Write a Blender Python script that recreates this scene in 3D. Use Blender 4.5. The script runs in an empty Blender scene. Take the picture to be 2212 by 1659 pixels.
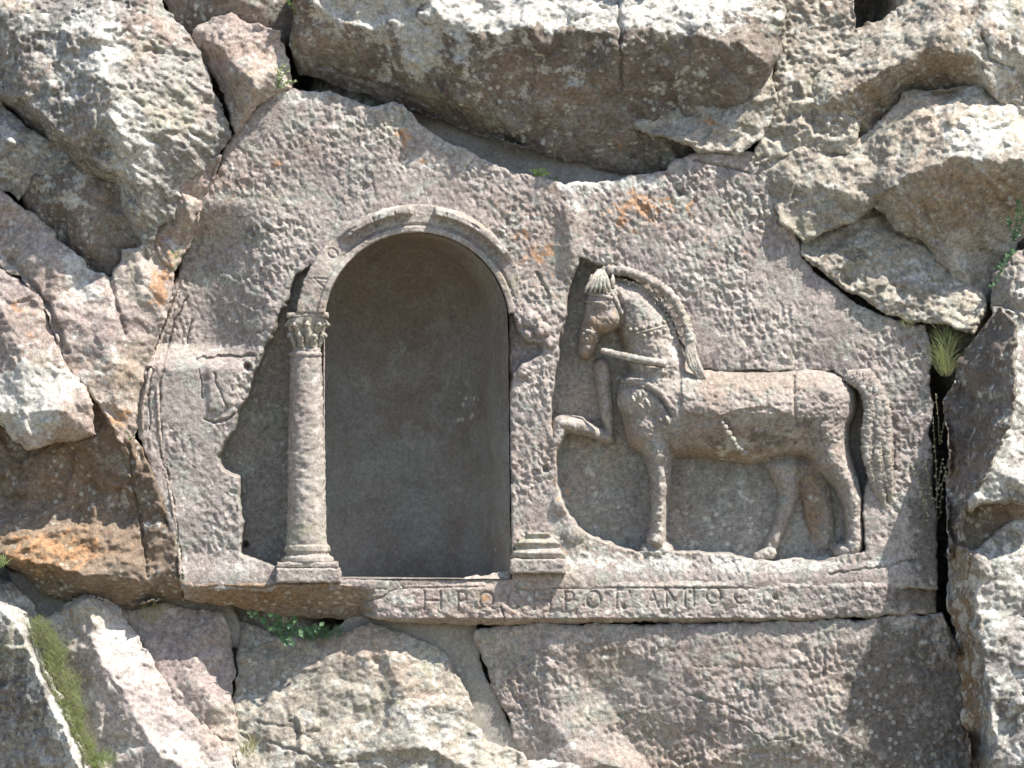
import bpy, math, random
import numpy as np
from mathutils import Vector, geometry as G

# ------------------------------------------------------------------ camera, light, exposure
S = bpy.context.scene
C = S.collection
U = 0.003                       # metres per drawing unit; the picture is 2212 x 1659 units
CX, CY = 1106.0, 829.5
DIST = 70.0
cam = bpy.data.cameras.new('camera'); cob = bpy.data.objects.new('camera', cam); C.objects.link(cob)
cob.location = (0, -DIST, 0); cob.rotation_euler = (math.pi/2, 0, 0)
cam.sensor_width = 36.0; cam.lens = 36.0*DIST/(2212*U); cam.clip_start = 1.0; cam.clip_end = 2000.0
S.camera = cob
LX, LO, LZ = 0.46, 0.305, 0.835   # towards the sun: right, out of the cliff, up
LV = Vector((LX, -LO, LZ)).normalized()
w = bpy.data.worlds.new('World'); S.world = w; w.use_nodes = True
wn = w.node_tree.nodes; bg = wn['Background']
sky = wn.new('ShaderNodeTexSky'); sky.sky_type = 'NISHITA'; sky.sun_disc = False
sky.sun_elevation = math.asin(LV.z); sky.sun_rotation = math.atan2(LV.x, LV.y)
w.node_tree.links.new(sky.outputs[0], bg.inputs[0]); bg.inputs[1].default_value = 0.11
sl = bpy.data.lights.new('sun', 'SUN'); so = bpy.data.objects.new('sun', sl); C.objects.link(so)
sl.energy = 4.3; sl.angle = math.radians(0.5); sl.color = (1.0, 0.94, 0.865)
so.rotation_euler = (-LV).to_track_quat('-Z', 'Y').to_euler(); so.location = LV*40
S.view_settings.view_transform = 'Standard'; S.view_settings.look = 'None'
S.view_settings.exposure = 1.02; S.view_settings.gamma = 1.0; S.view_settings.use_curve_mapping = False

# ------------------------------------------------------------------ noise
def hsh(ix, iy, seed):
    n = (ix.astype(np.int64)*374761393 + iy.astype(np.int64)*668265263 + int(seed)*1442695041) & 0xffffffff
    n = ((n ^ (n >> 13))*1274126177) & 0xffffffff
    n = ((n ^ (n >> 15))*2246822519) & 0xffffffff
    n = n ^ (n >> 16)
    return (n & 0xffffff)/float(0x1000000)
def vn(x, y, s, seed):          # gradient noise, about -1..1
    x = x/s; y = y/s
    ix = np.floor(x); iy = np.floor(y); fx = x-ix; fy = y-iy
    u = fx*fx*fx*(fx*(fx*6-15)+10); v = fy*fy*fy*(fy*(fy*6-15)+10)
    def g(a, b):
        t = hsh(ix+a, iy+b, seed)*6.2831853
        return np.cos(t)*(fx-a)+np.sin(t)*(fy-b)
    return 1.5*((g(0,0)*(1-u)+g(1,0)*u)*(1-v)+(g(0,1)*(1-u)+g(1,1)*u)*v)
def fbm(x, y, s, seed, o=4, r=.5):
    t = 0; a = 1
    for i in range(o):
        t = t+a*vn(x+31*i, y-17*i, s, seed+i*7); s *= .5; a *= r
    return t
def worley(x, y, s, seed, jit=.9):   # F1, F2 and the nearest cell's random pair and offsets
    x = x/s; y = y/s
    ix = np.floor(x); iy = np.floor(y)
    f1 = np.full(x.shape, 9.); f2 = np.full(x.shape, 9.)
    r1 = np.zeros(x.shape); r2 = np.zeros(x.shape); ox = np.zeros(x.shape); oy = np.zeros(x.shape)
    for a in (-1,0,1):
        for b in (-1,0,1):
            cx = ix+a; cy = iy+b
            h1 = hsh(cx, cy, seed); h2 = hsh(cx, cy, seed+5)
            dx = x-(cx+.5+jit*(h1-.5)); dy = y-(cy+.5+jit*(h2-.5))
            d = dx*dx+dy*dy
            m = d < f1
            f2 = np.where(m, f1, np.minimum(f2, d)); f1 = np.where(m, d, f1)
            r1 = np.where(m, hsh(cx, cy, seed+9), r1); r2 = np.where(m, hsh(cx, cy, seed+13), r2)
            ox = np.where(m, dx, ox); oy = np.where(m, dy, oy)
    return np.sqrt(f1), np.sqrt(f2), r1, r2, ox, oy
def chips(x, y, s, seed, amp):       # broken stone: every cell a small tilted face
    wx = x+s*.35*vn(x, y, s*.8, seed+3); wy = y+s*.35*vn(x, y, s*.8, seed+4)
    f1, f2, r1, r2, ox, oy = worley(wx, wy, s, seed)
    k = np.clip((f2-f1)*3.0, 0, 1)
    return amp*((r1-.5)*1.6*ox+(r2-.6)*1.6*oy+(r1*r2-.25)*.5)*k
def sst(a, b, x):
    t = np.clip((x-a)/(b-a), 0, 1); return t*t*(3-2*t)

# ------------------------------------------------------------------ 2D distance helpers
def segd(px, py, a, b):
    ax, ay = a[0], a[1]; bx, by = b[0]-ax, b[1]-ay
    t = np.clip(((px-ax)*bx+(py-ay)*by)/(bx*bx+by*by+1e-9), 0, 1)
    return np.hypot(px-ax-t*bx, py-ay-t*by), t
def lined(px, py, pts):
    d = np.full(px.shape, 1e9)
    for a, b in zip(pts[:-1], pts[1:]): d = np.minimum(d, segd(px, py, a, b)[0])
    return d
def polysd(px, py, P):               # signed distance, positive inside
    d = lined(px, py, list(P)+[P[0]])
    ins = np.zeros(px.shape, bool)
    n = len(P)
    for i in range(n):
        x1, y1 = P[i][0], P[i][1]; x2, y2 = P[(i+1) % n][0], P[(i+1) % n][1]
        if y1 == y2: continue
        c = ((y1 > py) != (y2 > py)) & (px < (x2-x1)*(py-y1)/(y2-y1)+x1)
        ins ^= c
    return np.where(ins, d, -d)
def cracks(px, py, lines, seed=1):
    """each line: (points, half width, depth)"""
    wx = px+5*vn(px, py, 28, seed)+2*vn(px, py, 9, seed+1); wy = py+5*vn(px, py, 28, seed+2)+2*vn(px, py, 9, seed+3)
    h = np.zeros(px.shape)
    for pts, wd, dp in lines:
        x0 = min(p[0] for p in pts)-30; x1 = max(p[0] for p in pts)+30
        y0 = min(p[1] for p in pts)-30; y1 = max(p[1] for p in pts)+30
        m = (px > x0) & (px < x1) & (py > y0) & (py < y1)
        if not m.any(): continue
        d = lined(wx[m], wy[m], pts)
        ww = wd*(1+.5*vn(px[m], py[m], 25, seed+8))
        h[m] -= dp*np.clip(1.4-d/ww, 0, 1)
    return h

# ------------------------------------------------------------------ mesh output
def W(x, y, h): return ((x-CX)*U, -h*U, (CY-y)*U)
def link(o, parent=None):
    C.objects.link(o)
    if parent is not None:
        o.parent = parent
        o.location = o.location-parent.matrix_basis.translation if parent.parent is None else o.location-parent.matrix_basis.translation-parent.parent.matrix_basis.translation
    return o
def meshobj(name, V, F4, mat, parent=None, origin=None, F3=None, mask=None, smooth=True, tint=None):
    """V in drawing units (n,3: x, y, h); F4 quads, F3 triangles"""
    V = np.asarray(V, float)
    P = np.empty_like(V); P[:,0] = (V[:,0]-CX)*U; P[:,1] = -V[:,2]*U; P[:,2] = (CY-V[:,1])*U
    if origin is None:
        origin = np.array([P[:,0].mean(), P[:,1].max(), P[:,2].min()])
    P = P-np.asarray(origin)
    F4 = np.zeros((0,4), int) if F4 is None else np.asarray(F4, int).reshape(-1,4)
    F3 = np.zeros((0,3), int) if F3 is None else np.asarray(F3, int).reshape(-1,3)
    me = bpy.data.meshes.new(name)
    me.vertices.add(len(P)); me.vertices.foreach_set('co', P.astype(np.float32).ravel())
    nl = F4.size+F3.size
    me.loops.add(nl); me.loops.foreach_set('vertex_index', np.concatenate([F4.ravel(), F3.ravel()]).astype(np.int32))
    me.polygons.add(len(F4)+len(F3))
    st = np.concatenate([np.arange(len(F4))*4, F4.size+np.arange(len(F3))*3]).astype(np.int32)
    me.polygons.foreach_set('loop_start', st)
    me.polygons.foreach_set('use_smooth', np.full(len(st), smooth))
    me.update(calc_edges=True); me.validate()
    if mask is not None:
        a = me.color_attributes.new('mask', 'FLOAT_COLOR', 'POINT')
        a.data.foreach_set('color', np.clip(mask, 0, 1).astype(np.float32).ravel())
    if tint is not None:
        a = me.attributes.new('dressed', 'FLOAT', 'POINT'); a.data.foreach_set('value', np.clip(tint, 0, 1).astype(np.float32))
    me.materials.append(mat)
    o = bpy.data.objects.new(name, me); o.location = Vector([float(c) for c in origin])
    return link(o, parent)
def tag(o, label=None, cat=None, group=None, kind=None):
    if label: o['label'] = label
    if cat: o['category'] = cat
    if group: o['group'] = group
    if kind: o['kind'] = kind
    return o
def empty(name, x, y, h, parent=None):
    o = bpy.data.objects.new(name, None); o.location = W(x, y, h); o.empty_display_size = .1
    return link(o, parent)

def field(name, bbox, step, sdf, hfun, mat, parent=None, blobs=(), base=(0,0,0,0), skirt=160, rim=0, rimh=0, slope=.25, tint=None):
    x0, y0, x1, y1 = bbox
    nx = int((x1-x0)/step)+2; ny = int((y1-y0)/step)+2
    gx, gy = np.meshgrid(x0+np.arange(nx)*step, y0+np.arange(ny)*step)
    s = sdf(gx, gy)
    dy_, dx_ = np.gradient(s, step)
    ok = s > -1.15*step
    ok = ok & (np.hypot(dx_, dy_) > .2) | (s > 0)
    q = ok[:-1,:-1] & ok[1:,:-1] & ok[:-1,1:] & ok[1:,1:]
    ins = s > 0
    q &= ins[:-1,:-1] | ins[1:,:-1] | ins[:-1,1:] | ins[1:,1:]
    used = np.zeros(s.shape, bool)
    used[:-1,:-1] |= q; used[1:,:-1] |= q; used[:-1,1:] |= q; used[1:,1:] |= q
    g2 = np.maximum(dx_**2+dy_**2, .3)
    neg = s < 0
    mx = np.where(neg, np.clip(-s*dx_/g2, -1.2*step, 1.2*step), 0); my = np.where(neg, np.clip(-s*dy_/g2, -1.2*step, 1.2*step), 0)
    X = (gx+mx)[used]; Y = (gy+my)[used]; sv = np.maximum(s[used], 0)
    idx = np.full(s.shape, -1); idx[used] = np.arange(used.sum())
    H = hfun(X, Y)
    if rim > 0:
        t = np.clip(sv/rim, 0, 1); H = H-rimh*(1-np.sqrt(np.maximum(0, 1-(1-t)**2)))
    a = idx[:-1,:-1][q]; b = idx[1:,:-1][q]; c = idx[1:,1:][q]; d = idx[:-1,1:][q]
    F = np.stack([a,b,c,d], 1)
    V = np.stack([X,Y,H], 1)
    # skirt running back into the cliff
    E = np.concatenate([F[:,[0,1]], F[:,[1,2]], F[:,[2,3]], F[:,[3,0]]])
    key = np.sort(E, 1); kk = key[:,0]*np.int64(len(V))+key[:,1]
    un, inv, cnt = np.unique(kk, return_inverse=True, return_counts=True)
    Eb = E[cnt[inv] == 1]
    bv = np.unique(Eb); n0 = len(V); m = {}
    remap = np.full(n0, -1); remap[bv] = np.arange(len(bv))
    gxn = dx_[used][bv]; gyn = dy_[used][bv]; gl = np.maximum(np.hypot(gxn, gyn), .3)
    levels = [.12, .35, 1.0] if skirt > 60 else [1.0]
    allV = [V]; allF = [F]; prev = bv
    for li, lv in enumerate(levels):
        dep = skirt*lv; ins_ = slope*dep*.35
        nv = np.stack([X[bv]+gxn/gl*ins_+ (2.2*vn(X[bv]+dep, Y[bv], 9, 71) if skirt > 60 else 0), Y[bv]+gyn/gl*ins_+(2.2*vn(X[bv], Y[bv]+dep, 9, 72) if skirt > 60 else 0), H[bv]-dep], 1)
        base_i = n0+li*len(bv)
        cur = base_i+np.arange(len(bv))
        if li == 0: A, B = Eb[:,0], Eb[:,1]
        else: A, B = base_i-len(bv)+remap[Eb[:,0]], base_i-len(bv)+remap[Eb[:,1]]
        allF.append(np.stack([B, A, base_i+remap[Eb[:,0]], base_i+remap[Eb[:,1]]], 1))
        allV.append(nv)
    V = np.concatenate(allV); F = np.concatenate(allF)
    mask = np.zeros((len(V), 4)); mask[:] = base
    for bx, by, br, ch, st in blobs:
        rx, ry = (br if isinstance(br, tuple) else (br, br))
        dd = np.sqrt(((V[:,0]-bx)/rx)**2+((V[:,1]-by)/ry)**2)
        mask[:, ch] += st*np.clip(1.15-dd, 0, 1)**.7
    return meshobj(name, V, F, mat, parent, mask=mask, tint=(tint(V[:,0], V[:,1]) if tint else None))

# ------------------------------------------------------------------ materials
def rock_mat(name, c1, c2, pale=0., orange=0., dark=0., green=0., bump=1., scale=1., contrast=1., pitscale=26, hue=1.):
    m = bpy.data.materials.new(name); m.use_nodes = True
    nt = m.node_tree; N = nt.nodes; L = nt.links
    bs = N['Principled BSDF']; bs.inputs['Roughness'].default_value = .93; bs.inputs['Specular IOR Level'].default_value = .18
    tc = N.new('ShaderNodeTexCoord'); at = N.new('ShaderNodeAttribute'); at.attribute_name = 'mask'
    sp = N.new('ShaderNodeSeparateColor'); L.new(at.outputs['Color'], sp.inputs[0])
    off = N.new('ShaderNodeMapping'); off.inputs['Location'].default_value = (sum(map(ord, name)) % 17, 3.1, len(name)); L.new(tc.outputs['Object'], off.inputs[0])
    def noise(sc, det=6, rough=.6, dist=0., src=None):
        n = N.new('ShaderNodeTexNoise'); n.inputs['Scale'].default_value = sc*scale; n.inputs['Detail'].default_value = det
        n.inputs['Roughness'].default_value = rough; n.inputs['Distortion'].default_value = dist
        L.new((src or off).outputs[0], n.inputs['Vector']); return n.outputs[0]
    def math_(op, a, b=None, c=None):
        n = N.new('ShaderNodeMath'); n.operation = op
        for i, v in enumerate((a, b, c)):
            if v is None: continue
            if isinstance(v, (int, float)): n.inputs[i].default_value = v
            else: L.new(v, n.inputs[i])
        return n.outputs[0]
    def ramp(v, a, b, lo=0., hi=1.):
        n = N.new('ShaderNodeMapRange'); n.interpolation_type = 'SMOOTHSTEP'
        for i, q in ((1,a),(2,b),(3,lo),(4,hi)):
            n.inputs[i].default_value = q
        L.new(v, n.inputs[0]); return n.outputs[0]
    def mix(f, a, b, blend='MIX'):
        n = N.new('ShaderNodeMix'); n.data_type = 'RGBA'; n.blend_type = blend
        if isinstance(f, (int, float)): n.inputs[0].default_value = f
        else: L.new(f, n.inputs[0])
        for i, v in ((6,a),(7,b)):
            if isinstance(v, tuple): n.inputs[i].default_value = (*v, 1)
            else: L.new(v, n.inputs[i])
        return n.outputs[2]
    col = mix(ramp(noise(1.6, 7, .62, .6), .38, .62), c1, c2)
    col = mix(ramp(noise(5.5, 5, .6, .3), .5, .72, 0, .55), col, tuple(v*1.35 for v in c2))       # weathered lighter zones
    at2 = N.new('ShaderNodeAttribute'); at2.attribute_name = 'dressed'
    col = mix(math_('MULTIPLY', at2.outputs['Fac'], .85), col, mix(ramp(noise(4, 6, .6), .35, .65), (.235,.225,.20), (.275,.255,.225)))
    col = mix(ramp(noise(2.6, 8, .7, .8), .52, .60, 0, .40), col, tuple(v*.74 for v in c1))
    col = mix(ramp(noise(1.1, 6, .62, .5), .50, .68, 0, .55*hue), col, (.37, .268, .205))
    col = mix(ramp(noise(2.1, 7, .66, .7), .54, .68, 0, .5*hue), col, (.315, .31, .205))
    # green-grey crust
    g = ramp(noise(6.3, 7, .68, .4), .62-green*.25, .68-green*.25, 0, .55)
    col = mix(g, col, (.29, .31, .27))
    # brown staining from the mask's alpha
    br = math_('MULTIPLY', at.outputs['Alpha'], ramp(noise(3.0, 7, .6, .5), .25, .6, .45, 1.0))
    col = mix(br, col, (.24, .165, .10))
    # dark crust, and the shade painted through its mask channel
    dk = math_('ADD', noise(10.5, 7, .7, .2), math_('MULTIPLY', sp.outputs[2], .30))
    col = mix(ramp(dk, .65-dark*.2, .76-dark*.2, 0, .75), col, (.125, .11, .09))
    # pale lichen
    p1 = math_('ADD', noise(8.0, 8, .66, .25), math_('MULTIPLY', sp.outputs[1], .26))
    col = mix(ramp(p1, .645-pale*.2, .735-pale*.2, 0, .75), col, (.53, .52, .475))
    vo = N.new('ShaderNodeTexVoronoi'); vo.inputs['Scale'].default_value = 17*scale; L.new(off.outputs[0], vo.inputs['Vector'])
    spot = math_('MULTIPLY', ramp(vo.outputs['Distance'], .22, .32, 1, 0), ramp(math_('ADD', noise(2.6, 4, .6), math_('MULTIPLY', sp.outputs[1], .2)), .56-pale*.25, .63-pale*.25))
    col = mix(math_('MULTIPLY', spot, .65), col, (.50, .50, .44))
    # orange lichen
    o1 = math_('ADD', noise(13, 6, .66, .2), math_('MULTIPLY', sp.outputs[0], .24))
    col = mix(ramp(o1, .70-orange*.2, .78-orange*.2, 0, .8), col, (.44, .25, .135))
    # grain
    gr = ramp(noise(34, 5, .72), .3, .7, 1-.34*contrast, 1+.34*contrast)
    gn = N.new('ShaderNodeCombineColor'); [L.new(gr, gn.inputs[i]) for i in range(3)]
    col = mix(1.0, col, gn.outputs[0], 'MULTIPLY')
    gr2 = ramp(noise(120, 4, .6), .35, .65, .82, 1.16)
    gn2 = N.new('ShaderNodeCombineColor'); [L.new(gr2, gn2.inputs[i]) for i in range(3)]
    col = mix(1.0, col, gn2.outputs[0], 'MULTIPLY')
    L.new(col, bs.inputs['Base Color'])
    v2 = N.new('ShaderNodeTexVoronoi'); v2.inputs['Scale'].default_value = pitscale*scale; v2.feature = 'SMOOTH_F1'; L.new(off.outputs[0], v2.inputs['Vector'])
    hgt = math_('ADD', noise(30, 5, .68), math_('MULTIPLY', v2.outputs['Distance'], .35))
    bp = N.new('ShaderNodeBump'); bp.inputs['Strength'].default_value = min(1., .6*bump); bp.inputs['Distance'].default_value = .018*bump
    L.new(hgt, bp.inputs['Height']); L.new(bp.outputs[0], bs.inputs['Normal'])
    return m
def flat_mat(name, col, rough=.6, var=.25, trans=0.):
    m = bpy.data.materials.new(name); m.use_nodes = True; nt = m.node_tree; N = nt.nodes; L = nt.links
    bs = N['Principled BSDF']; bs.inputs['Roughness'].default_value = rough; bs.inputs['Specular IOR Level'].default_value = .3
    tc = N.new('ShaderNodeTexCoord'); n = N.new('ShaderNodeTexNoise'); n.inputs['Scale'].default_value = 25; L.new(tc.outputs['Object'], n.inputs['Vector'])
    mx = N.new('ShaderNodeMix'); mx.data_type = 'RGBA'; L.new(n.outputs[0], mx.inputs[0])
    mx.inputs[6].default_value = (*[c*(1-var) for c in col], 1); mx.inputs[7].default_value = (*[c*(1+var) for c in col], 1)
    L.new(mx.outputs[2], bs.inputs['Base Color'])
    tr = N.new('ShaderNodeBsdfTranslucent'); L.new(mx.outputs[2], tr.inputs[0]); ms = N.new('ShaderNodeMixShader'); ms.inputs[0].default_value = .42
    L.new(bs.outputs[0], ms.inputs[1]); L.new(tr.outputs[0], ms.inputs[2]); L.new(ms.outputs[0], N['Material Output'].inputs[0])
    return m
PINK = rock_mat('pinkish_grey_rock', (.305,.25,.228), (.40,.35,.305), pale=.24, orange=.14, dark=.12, green=.15, bump=1.1)
GREY = rock_mat('lichen_grey_rock', (.215,.20,.185), (.335,.31,.28), pale=.44, orange=0.08, dark=.28, green=.35, bump=1.15)
LIGHT = rock_mat('sun_bleached_rock', (.29,.258,.215), (.40,.362,.30), pale=.40, orange=.1, dark=.24, green=.3, bump=1.15)
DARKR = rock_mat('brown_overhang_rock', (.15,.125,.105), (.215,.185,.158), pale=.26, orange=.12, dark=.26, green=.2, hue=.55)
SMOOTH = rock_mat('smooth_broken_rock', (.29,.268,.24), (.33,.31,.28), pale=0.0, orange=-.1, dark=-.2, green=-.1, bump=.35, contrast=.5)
TAN = rock_mat('fresh_tan_rock', (.36,.31,.285), (.43,.385,.35), pale=.25, orange=.0, dark=-.02, green=.05, bump=.8)
TOOL = rock_mat('tooled_rock', (.298,.256,.236), (.37,.33,.298), pale=.2, orange=.11, dark=.1, green=.36, bump=1.0, hue=.6)
CARVE = rock_mat('carved_stone', (.298,.258,.232), (.355,.317,.28), pale=.12, orange=.03, dark=.08, green=.25, bump=.7, contrast=.8)
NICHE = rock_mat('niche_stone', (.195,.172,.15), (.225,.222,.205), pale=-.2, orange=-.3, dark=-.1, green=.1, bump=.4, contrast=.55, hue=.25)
PIT = rock_mat('dressed_grey_stone', (.26,.24,.215), (.29,.275,.25), pale=-.1, orange=-.1, dark=-.1, green=.2, bump=.45, contrast=.7)

# ------------------------------------------------------------------ natural rocks
def interp(points, tri, X, Y):
    P = np.array([(p[0],p[1]) for p in points]); Hh = np.array([p[2] for p in points])
    out = np.full(X.shape, np.nan)
    for t in tri:
        (ax,ay),(bx,by),(cx,cy) = P[t[0]], P[t[1]], P[t[2]]
        den = (by-cy)*(ax-cx)+(cx-bx)*(ay-cy)
        if abs(den) < 1e-6: continue
        m = (X >= min(ax,bx,cx)-1) & (X <= max(ax,bx,cx)+1) & (Y >= min(ay,by,cy)-1) & (Y <= max(ay,by,cy)+1)
        if not m.any(): continue
        x = X[m]; y = Y[m]
        l1 = ((by-cy)*(x-cx)+(cx-bx)*(y-cy))/den; l2 = ((cy-ay)*(x-cx)+(ax-cx)*(y-cy))/den; l3 = 1-l1-l2
        k = (l1 >= -1e-3) & (l2 >= -1e-3) & (l3 >= -1e-3)
        v = out[m]; v[k] = (l1*Hh[t[0]]+l2*Hh[t[1]]+l3*Hh[t[2]])[k]; out[m] = v
    bad = np.isnan(out)
    if bad.any():
        d = (X[bad][:,None]-P[:,0])**2+(Y[bad][:,None]-P[:,1])**2+4
        wgt = d**-2; out[bad] = (wgt*Hh).sum(1)/wgt.sum(1)
    return out
def relief(kind, X, Y, Hb, seed):
    a = X+.6*Hb; b = Y+.6*Hb
    if kind == 'rough':
        h = 13*fbm(a, b, 110, seed, 3)+chips(a, b, 74, seed+11, 27)+chips(a, b, 30, seed+12, 12)+chips(a, b, 13, seed+13, 5.5)+1.6*fbm(a, b, 9, seed+14, 2)
        f1 = worley(a, b, 19, seed+30)[0]
        h -= 3.2*np.clip(1-f1*2.6, 0, 1)*sst(-.1, .5, vn(a, b, 90, seed+31))
    elif kind == 'pitted':
        h = 12*fbm(a, b, 120, seed, 3)+chips(a, b, 60, seed+11, 24)+chips(a, b, 24, seed+12, 12)+chips(a, b, 11, seed+13, 6.5)
        f1, f2 = worley(a, b, 15, seed+30)[:2]
        h -= 9*np.clip(1-f1*2.1, 0, 1)*sst(-.4, .4, vn(a, b, 60, seed+31))
    elif kind == 'blocky':
        h = 10*fbm(a, b, 150, seed, 3)+chips(a, b*.8, 110, seed+11, 30)+chips(a, b, 42, seed+12, 11)+chips(a, b, 16, seed+13, 5)+1.2*fbm(a, b, 9, seed+14, 2)
    elif kind == 'soft':
        h = 8*fbm(a, b, 120, seed, 3)+chips(a, b, 55, seed+11, 7)+2.2*fbm(a, b, 22, seed+12, 4, .6)+chips(a, b, 14, seed+13, 2.2)
    elif kind == 'smooth':
        h = 5*fbm(a, b, 170, seed, 3)+chips(a, b, 90, seed+11, 3)+.6*fbm(a, b, 16, seed+12, 3)
    elif kind == 'tool':
        h = 6*fbm(a, b, 140, seed, 3)+toolmarks(X, Y, seed, 1.)
    return h
def toolmarks(X, Y, seed, amp):
    k = .75+.5*vn(X, Y, 130, seed+20)
    wx = X+6*vn(X, Y, 34, seed+21)+2.5*vn(X, Y, 12, seed+28); wy = Y+6*vn(X, Y, 34, seed+22)+2.5*vn(X, Y, 12, seed+29)
    ax = wx*.96-.28*wy; ay = wy*.96+.28*wx
    f1, f2, r1, r2, ox, oy = worley(ax*1.25, ay*.70, 13.5, seed+24)
    h = -7.0*np.clip(1-f1*1.7, 0, 1)*sst(.15, .8, r1)
    h = h+chips(ax, ay*.8, 15, seed+25, 9.0)+chips(X, Y, 8.5, seed+33, 3.5)+2.4*fbm(X, Y, 15, seed+26, 2)+chips(X, Y, 44, seed+27, 7)
    return amp*(.36+.72*sst(-.5, .45, vn(X, Y, 170, seed+40)+.5*vn(X, Y, 60, seed+41)))*k*h
def rock(name, label, outline, pts=(), ridges=(), kind='rough', mat=None, seed=1, step=3.3, blobs=(), base=(0,0,0,0), skirt=190, rim=11, rimh=9, lines=(), warp=1., cat='rock', group=None, parent=None, grow=5.):
    P = [tuple(p) for p in outline]; E = [(i, (i+1) % len(P)) for i in range(len(P))]
    for r in ridges:
        i0 = len(P)
        for p in r: P.append(tuple(p))
        E += [(i0+i, i0+i+1) for i in range(len(r)-1)]
    P += [tuple(p) for p in pts]
    res = G.delaunay_2d_cdt([Vector((p[0], p[1])) for p in P], E, [], 0, 1e-3)
    vs = []
    for v, og in zip(res[0], res[3]):
        if og: vs.append((v.x, v.y, P[og[0]][2]))
        else:
            dd = [((v.x-p[0])**2+(v.y-p[1])**2+1, p[2]) for p in P]; ws = sum(1/d**2 for d, _ in dd)
            vs.append((v.x, v.y, sum(h/d**2 for d, h in dd)/ws))
    tri = [f for f in res[2] if len(f) == 3]
    xs = [p[0] for p in outline]; ys = [p[1] for p in outline]
    def wrp(X, Y):
        return (X+warp*(9*vn(X, Y, 75, seed+50)+4.5*vn(X, Y, 26, seed+51)+2.2*vn(X, Y, 10, seed+55)),
                Y+warp*(9*vn(X, Y, 75, seed+52)+4.5*vn(X, Y, 26, seed+53)+2.2*vn(X, Y, 10, seed+56)))
    def sdf(X, Y):
        a, b = wrp(X, Y); return polysd(a, b, outline)+grow
    def hf(X, Y):
        a, b = wrp(X, Y); Hb = interp(vs, tri, a, b)
        H = Hb+relief(kind, X, Y, Hb, seed)
        if lines: H = H+cracks(X, Y, lines, seed)
        return H
    o = field(name, (min(xs)-14, min(ys)-14, max(xs)+14, max(ys)+14), step, sdf, hf, mat or PINK, parent, blobs, base, skirt, rim, rimh)
    if label: tag(o, label, cat, group)
    return o

# mask channels: 0 orange, 1 pale lichen, 2 dark crust and painted shade, 3 brown stain
# ---- the cliff behind everything and the ground below
def backcliff():
    x0, x1, y0, y1, st = -2600, 4800, -2600, 1720, 22
    nx = int((x1-x0)/st); ny = int((y1-y0)/st)
    gx, gy = np.meshgrid(np.linspace(x0, x1, nx), np.linspace(y0, y1, ny))
    out = np.clip(np.maximum(np.maximum(-80-gx, gx-2290), np.maximum(-80-gy, gy-1740))/160, 0, 1)
    H = -470+60*fbm(gx, gy, 500, 5, 3)*(.3+out)+chips(gx, gy, 420, 6, 260)*out+chips(gx, gy, 170, 7, 90)*(.2+.8*out)+out*360-np.clip(-gy-200, 0, 3000)*.35
    near = (1-out)*330
    for bx, by, rx, ry in ((890,850,330,560),(625,90,50,150),(1860,0,70,90),(2030,1120,45,330),(450,260,30,30)):
        near = near*sst(.75, 1.15, np.sqrt(((gx-bx)/rx)**2+((gy-by)/ry)**2))
    H = H+near
    idx = np.arange(nx*ny).reshape(ny, nx)
    F = np.stack([idx[:-1,:-1], idx[1:,:-1], idx[1:,1:], idx[:-1,1:]], -1).reshape(-1,4)
    V = np.stack([gx, gy, H], -1).reshape(-1,3)
    m = np.zeros((len(V),4)); m[:,2] = .3
    tag(meshobj('cliff', V, F, GREY, mask=m), kind='structure')
backcliff()
def ground():
    n = 90
    t = np.linspace(-1, 1, n); gx = np.sign(t)*np.abs(t)**2.2*900; t2 = np.linspace(0, 1, n); gy = 3-t2**2.2*900
    X, Y = np.meshgrid(gx, gy)
    Z = -2.95+.12*vn(X, Y, 3.1, 4)+.6*vn(X, Y, 40, 8)*np.clip(np.hypot(X, Y)/30, 0, 1)
    Z = Z-7*np.clip((-Y-4)/55, 0, 1)
    V = np.stack([X/U+CX, CY-Z/U, -Y/U], -1).reshape(-1,3)
    idx = np.arange(n*n).reshape(n, n)
    F = np.stack([idx[:-1,:-1], idx[1:,:-1], idx[1:,1:], idx[:-1,1:]], -1).reshape(-1,4)
    m = bpy.data.materials.new('dry_grass_ground'); m.use_nodes = True; nt = m.node_tree
    bs = nt.nodes['Principled BSDF']; bs.inputs['Roughness'].default_value = .95
    no = nt.nodes.new('ShaderNodeTexNoise'); no.inputs['Scale'].default_value = .8; no.inputs['Detail'].default_value = 8
    tc = nt.nodes.new('ShaderNodeTexCoord'); nt.links.new(tc.outputs['Object'], no.inputs['Vector'])
    cr = nt.nodes.new('ShaderNodeValToRGB'); nt.links.new(no.outputs[0], cr.inputs[0])
    cr.color_ramp.elements[0].position = .35; cr.color_ramp.elements[0].color = (.10,.09,.055,1); cr.color_ramp.elements[1].position = .65; cr.color_ramp.elements[1].color = (.20,.17,.115,1)
    nt.links.new(cr.outputs[0], bs.inputs['Base Color'])
    tag(meshobj('ground', V, F, m), kind='structure')
ground()

exec_rocks = True
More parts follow.
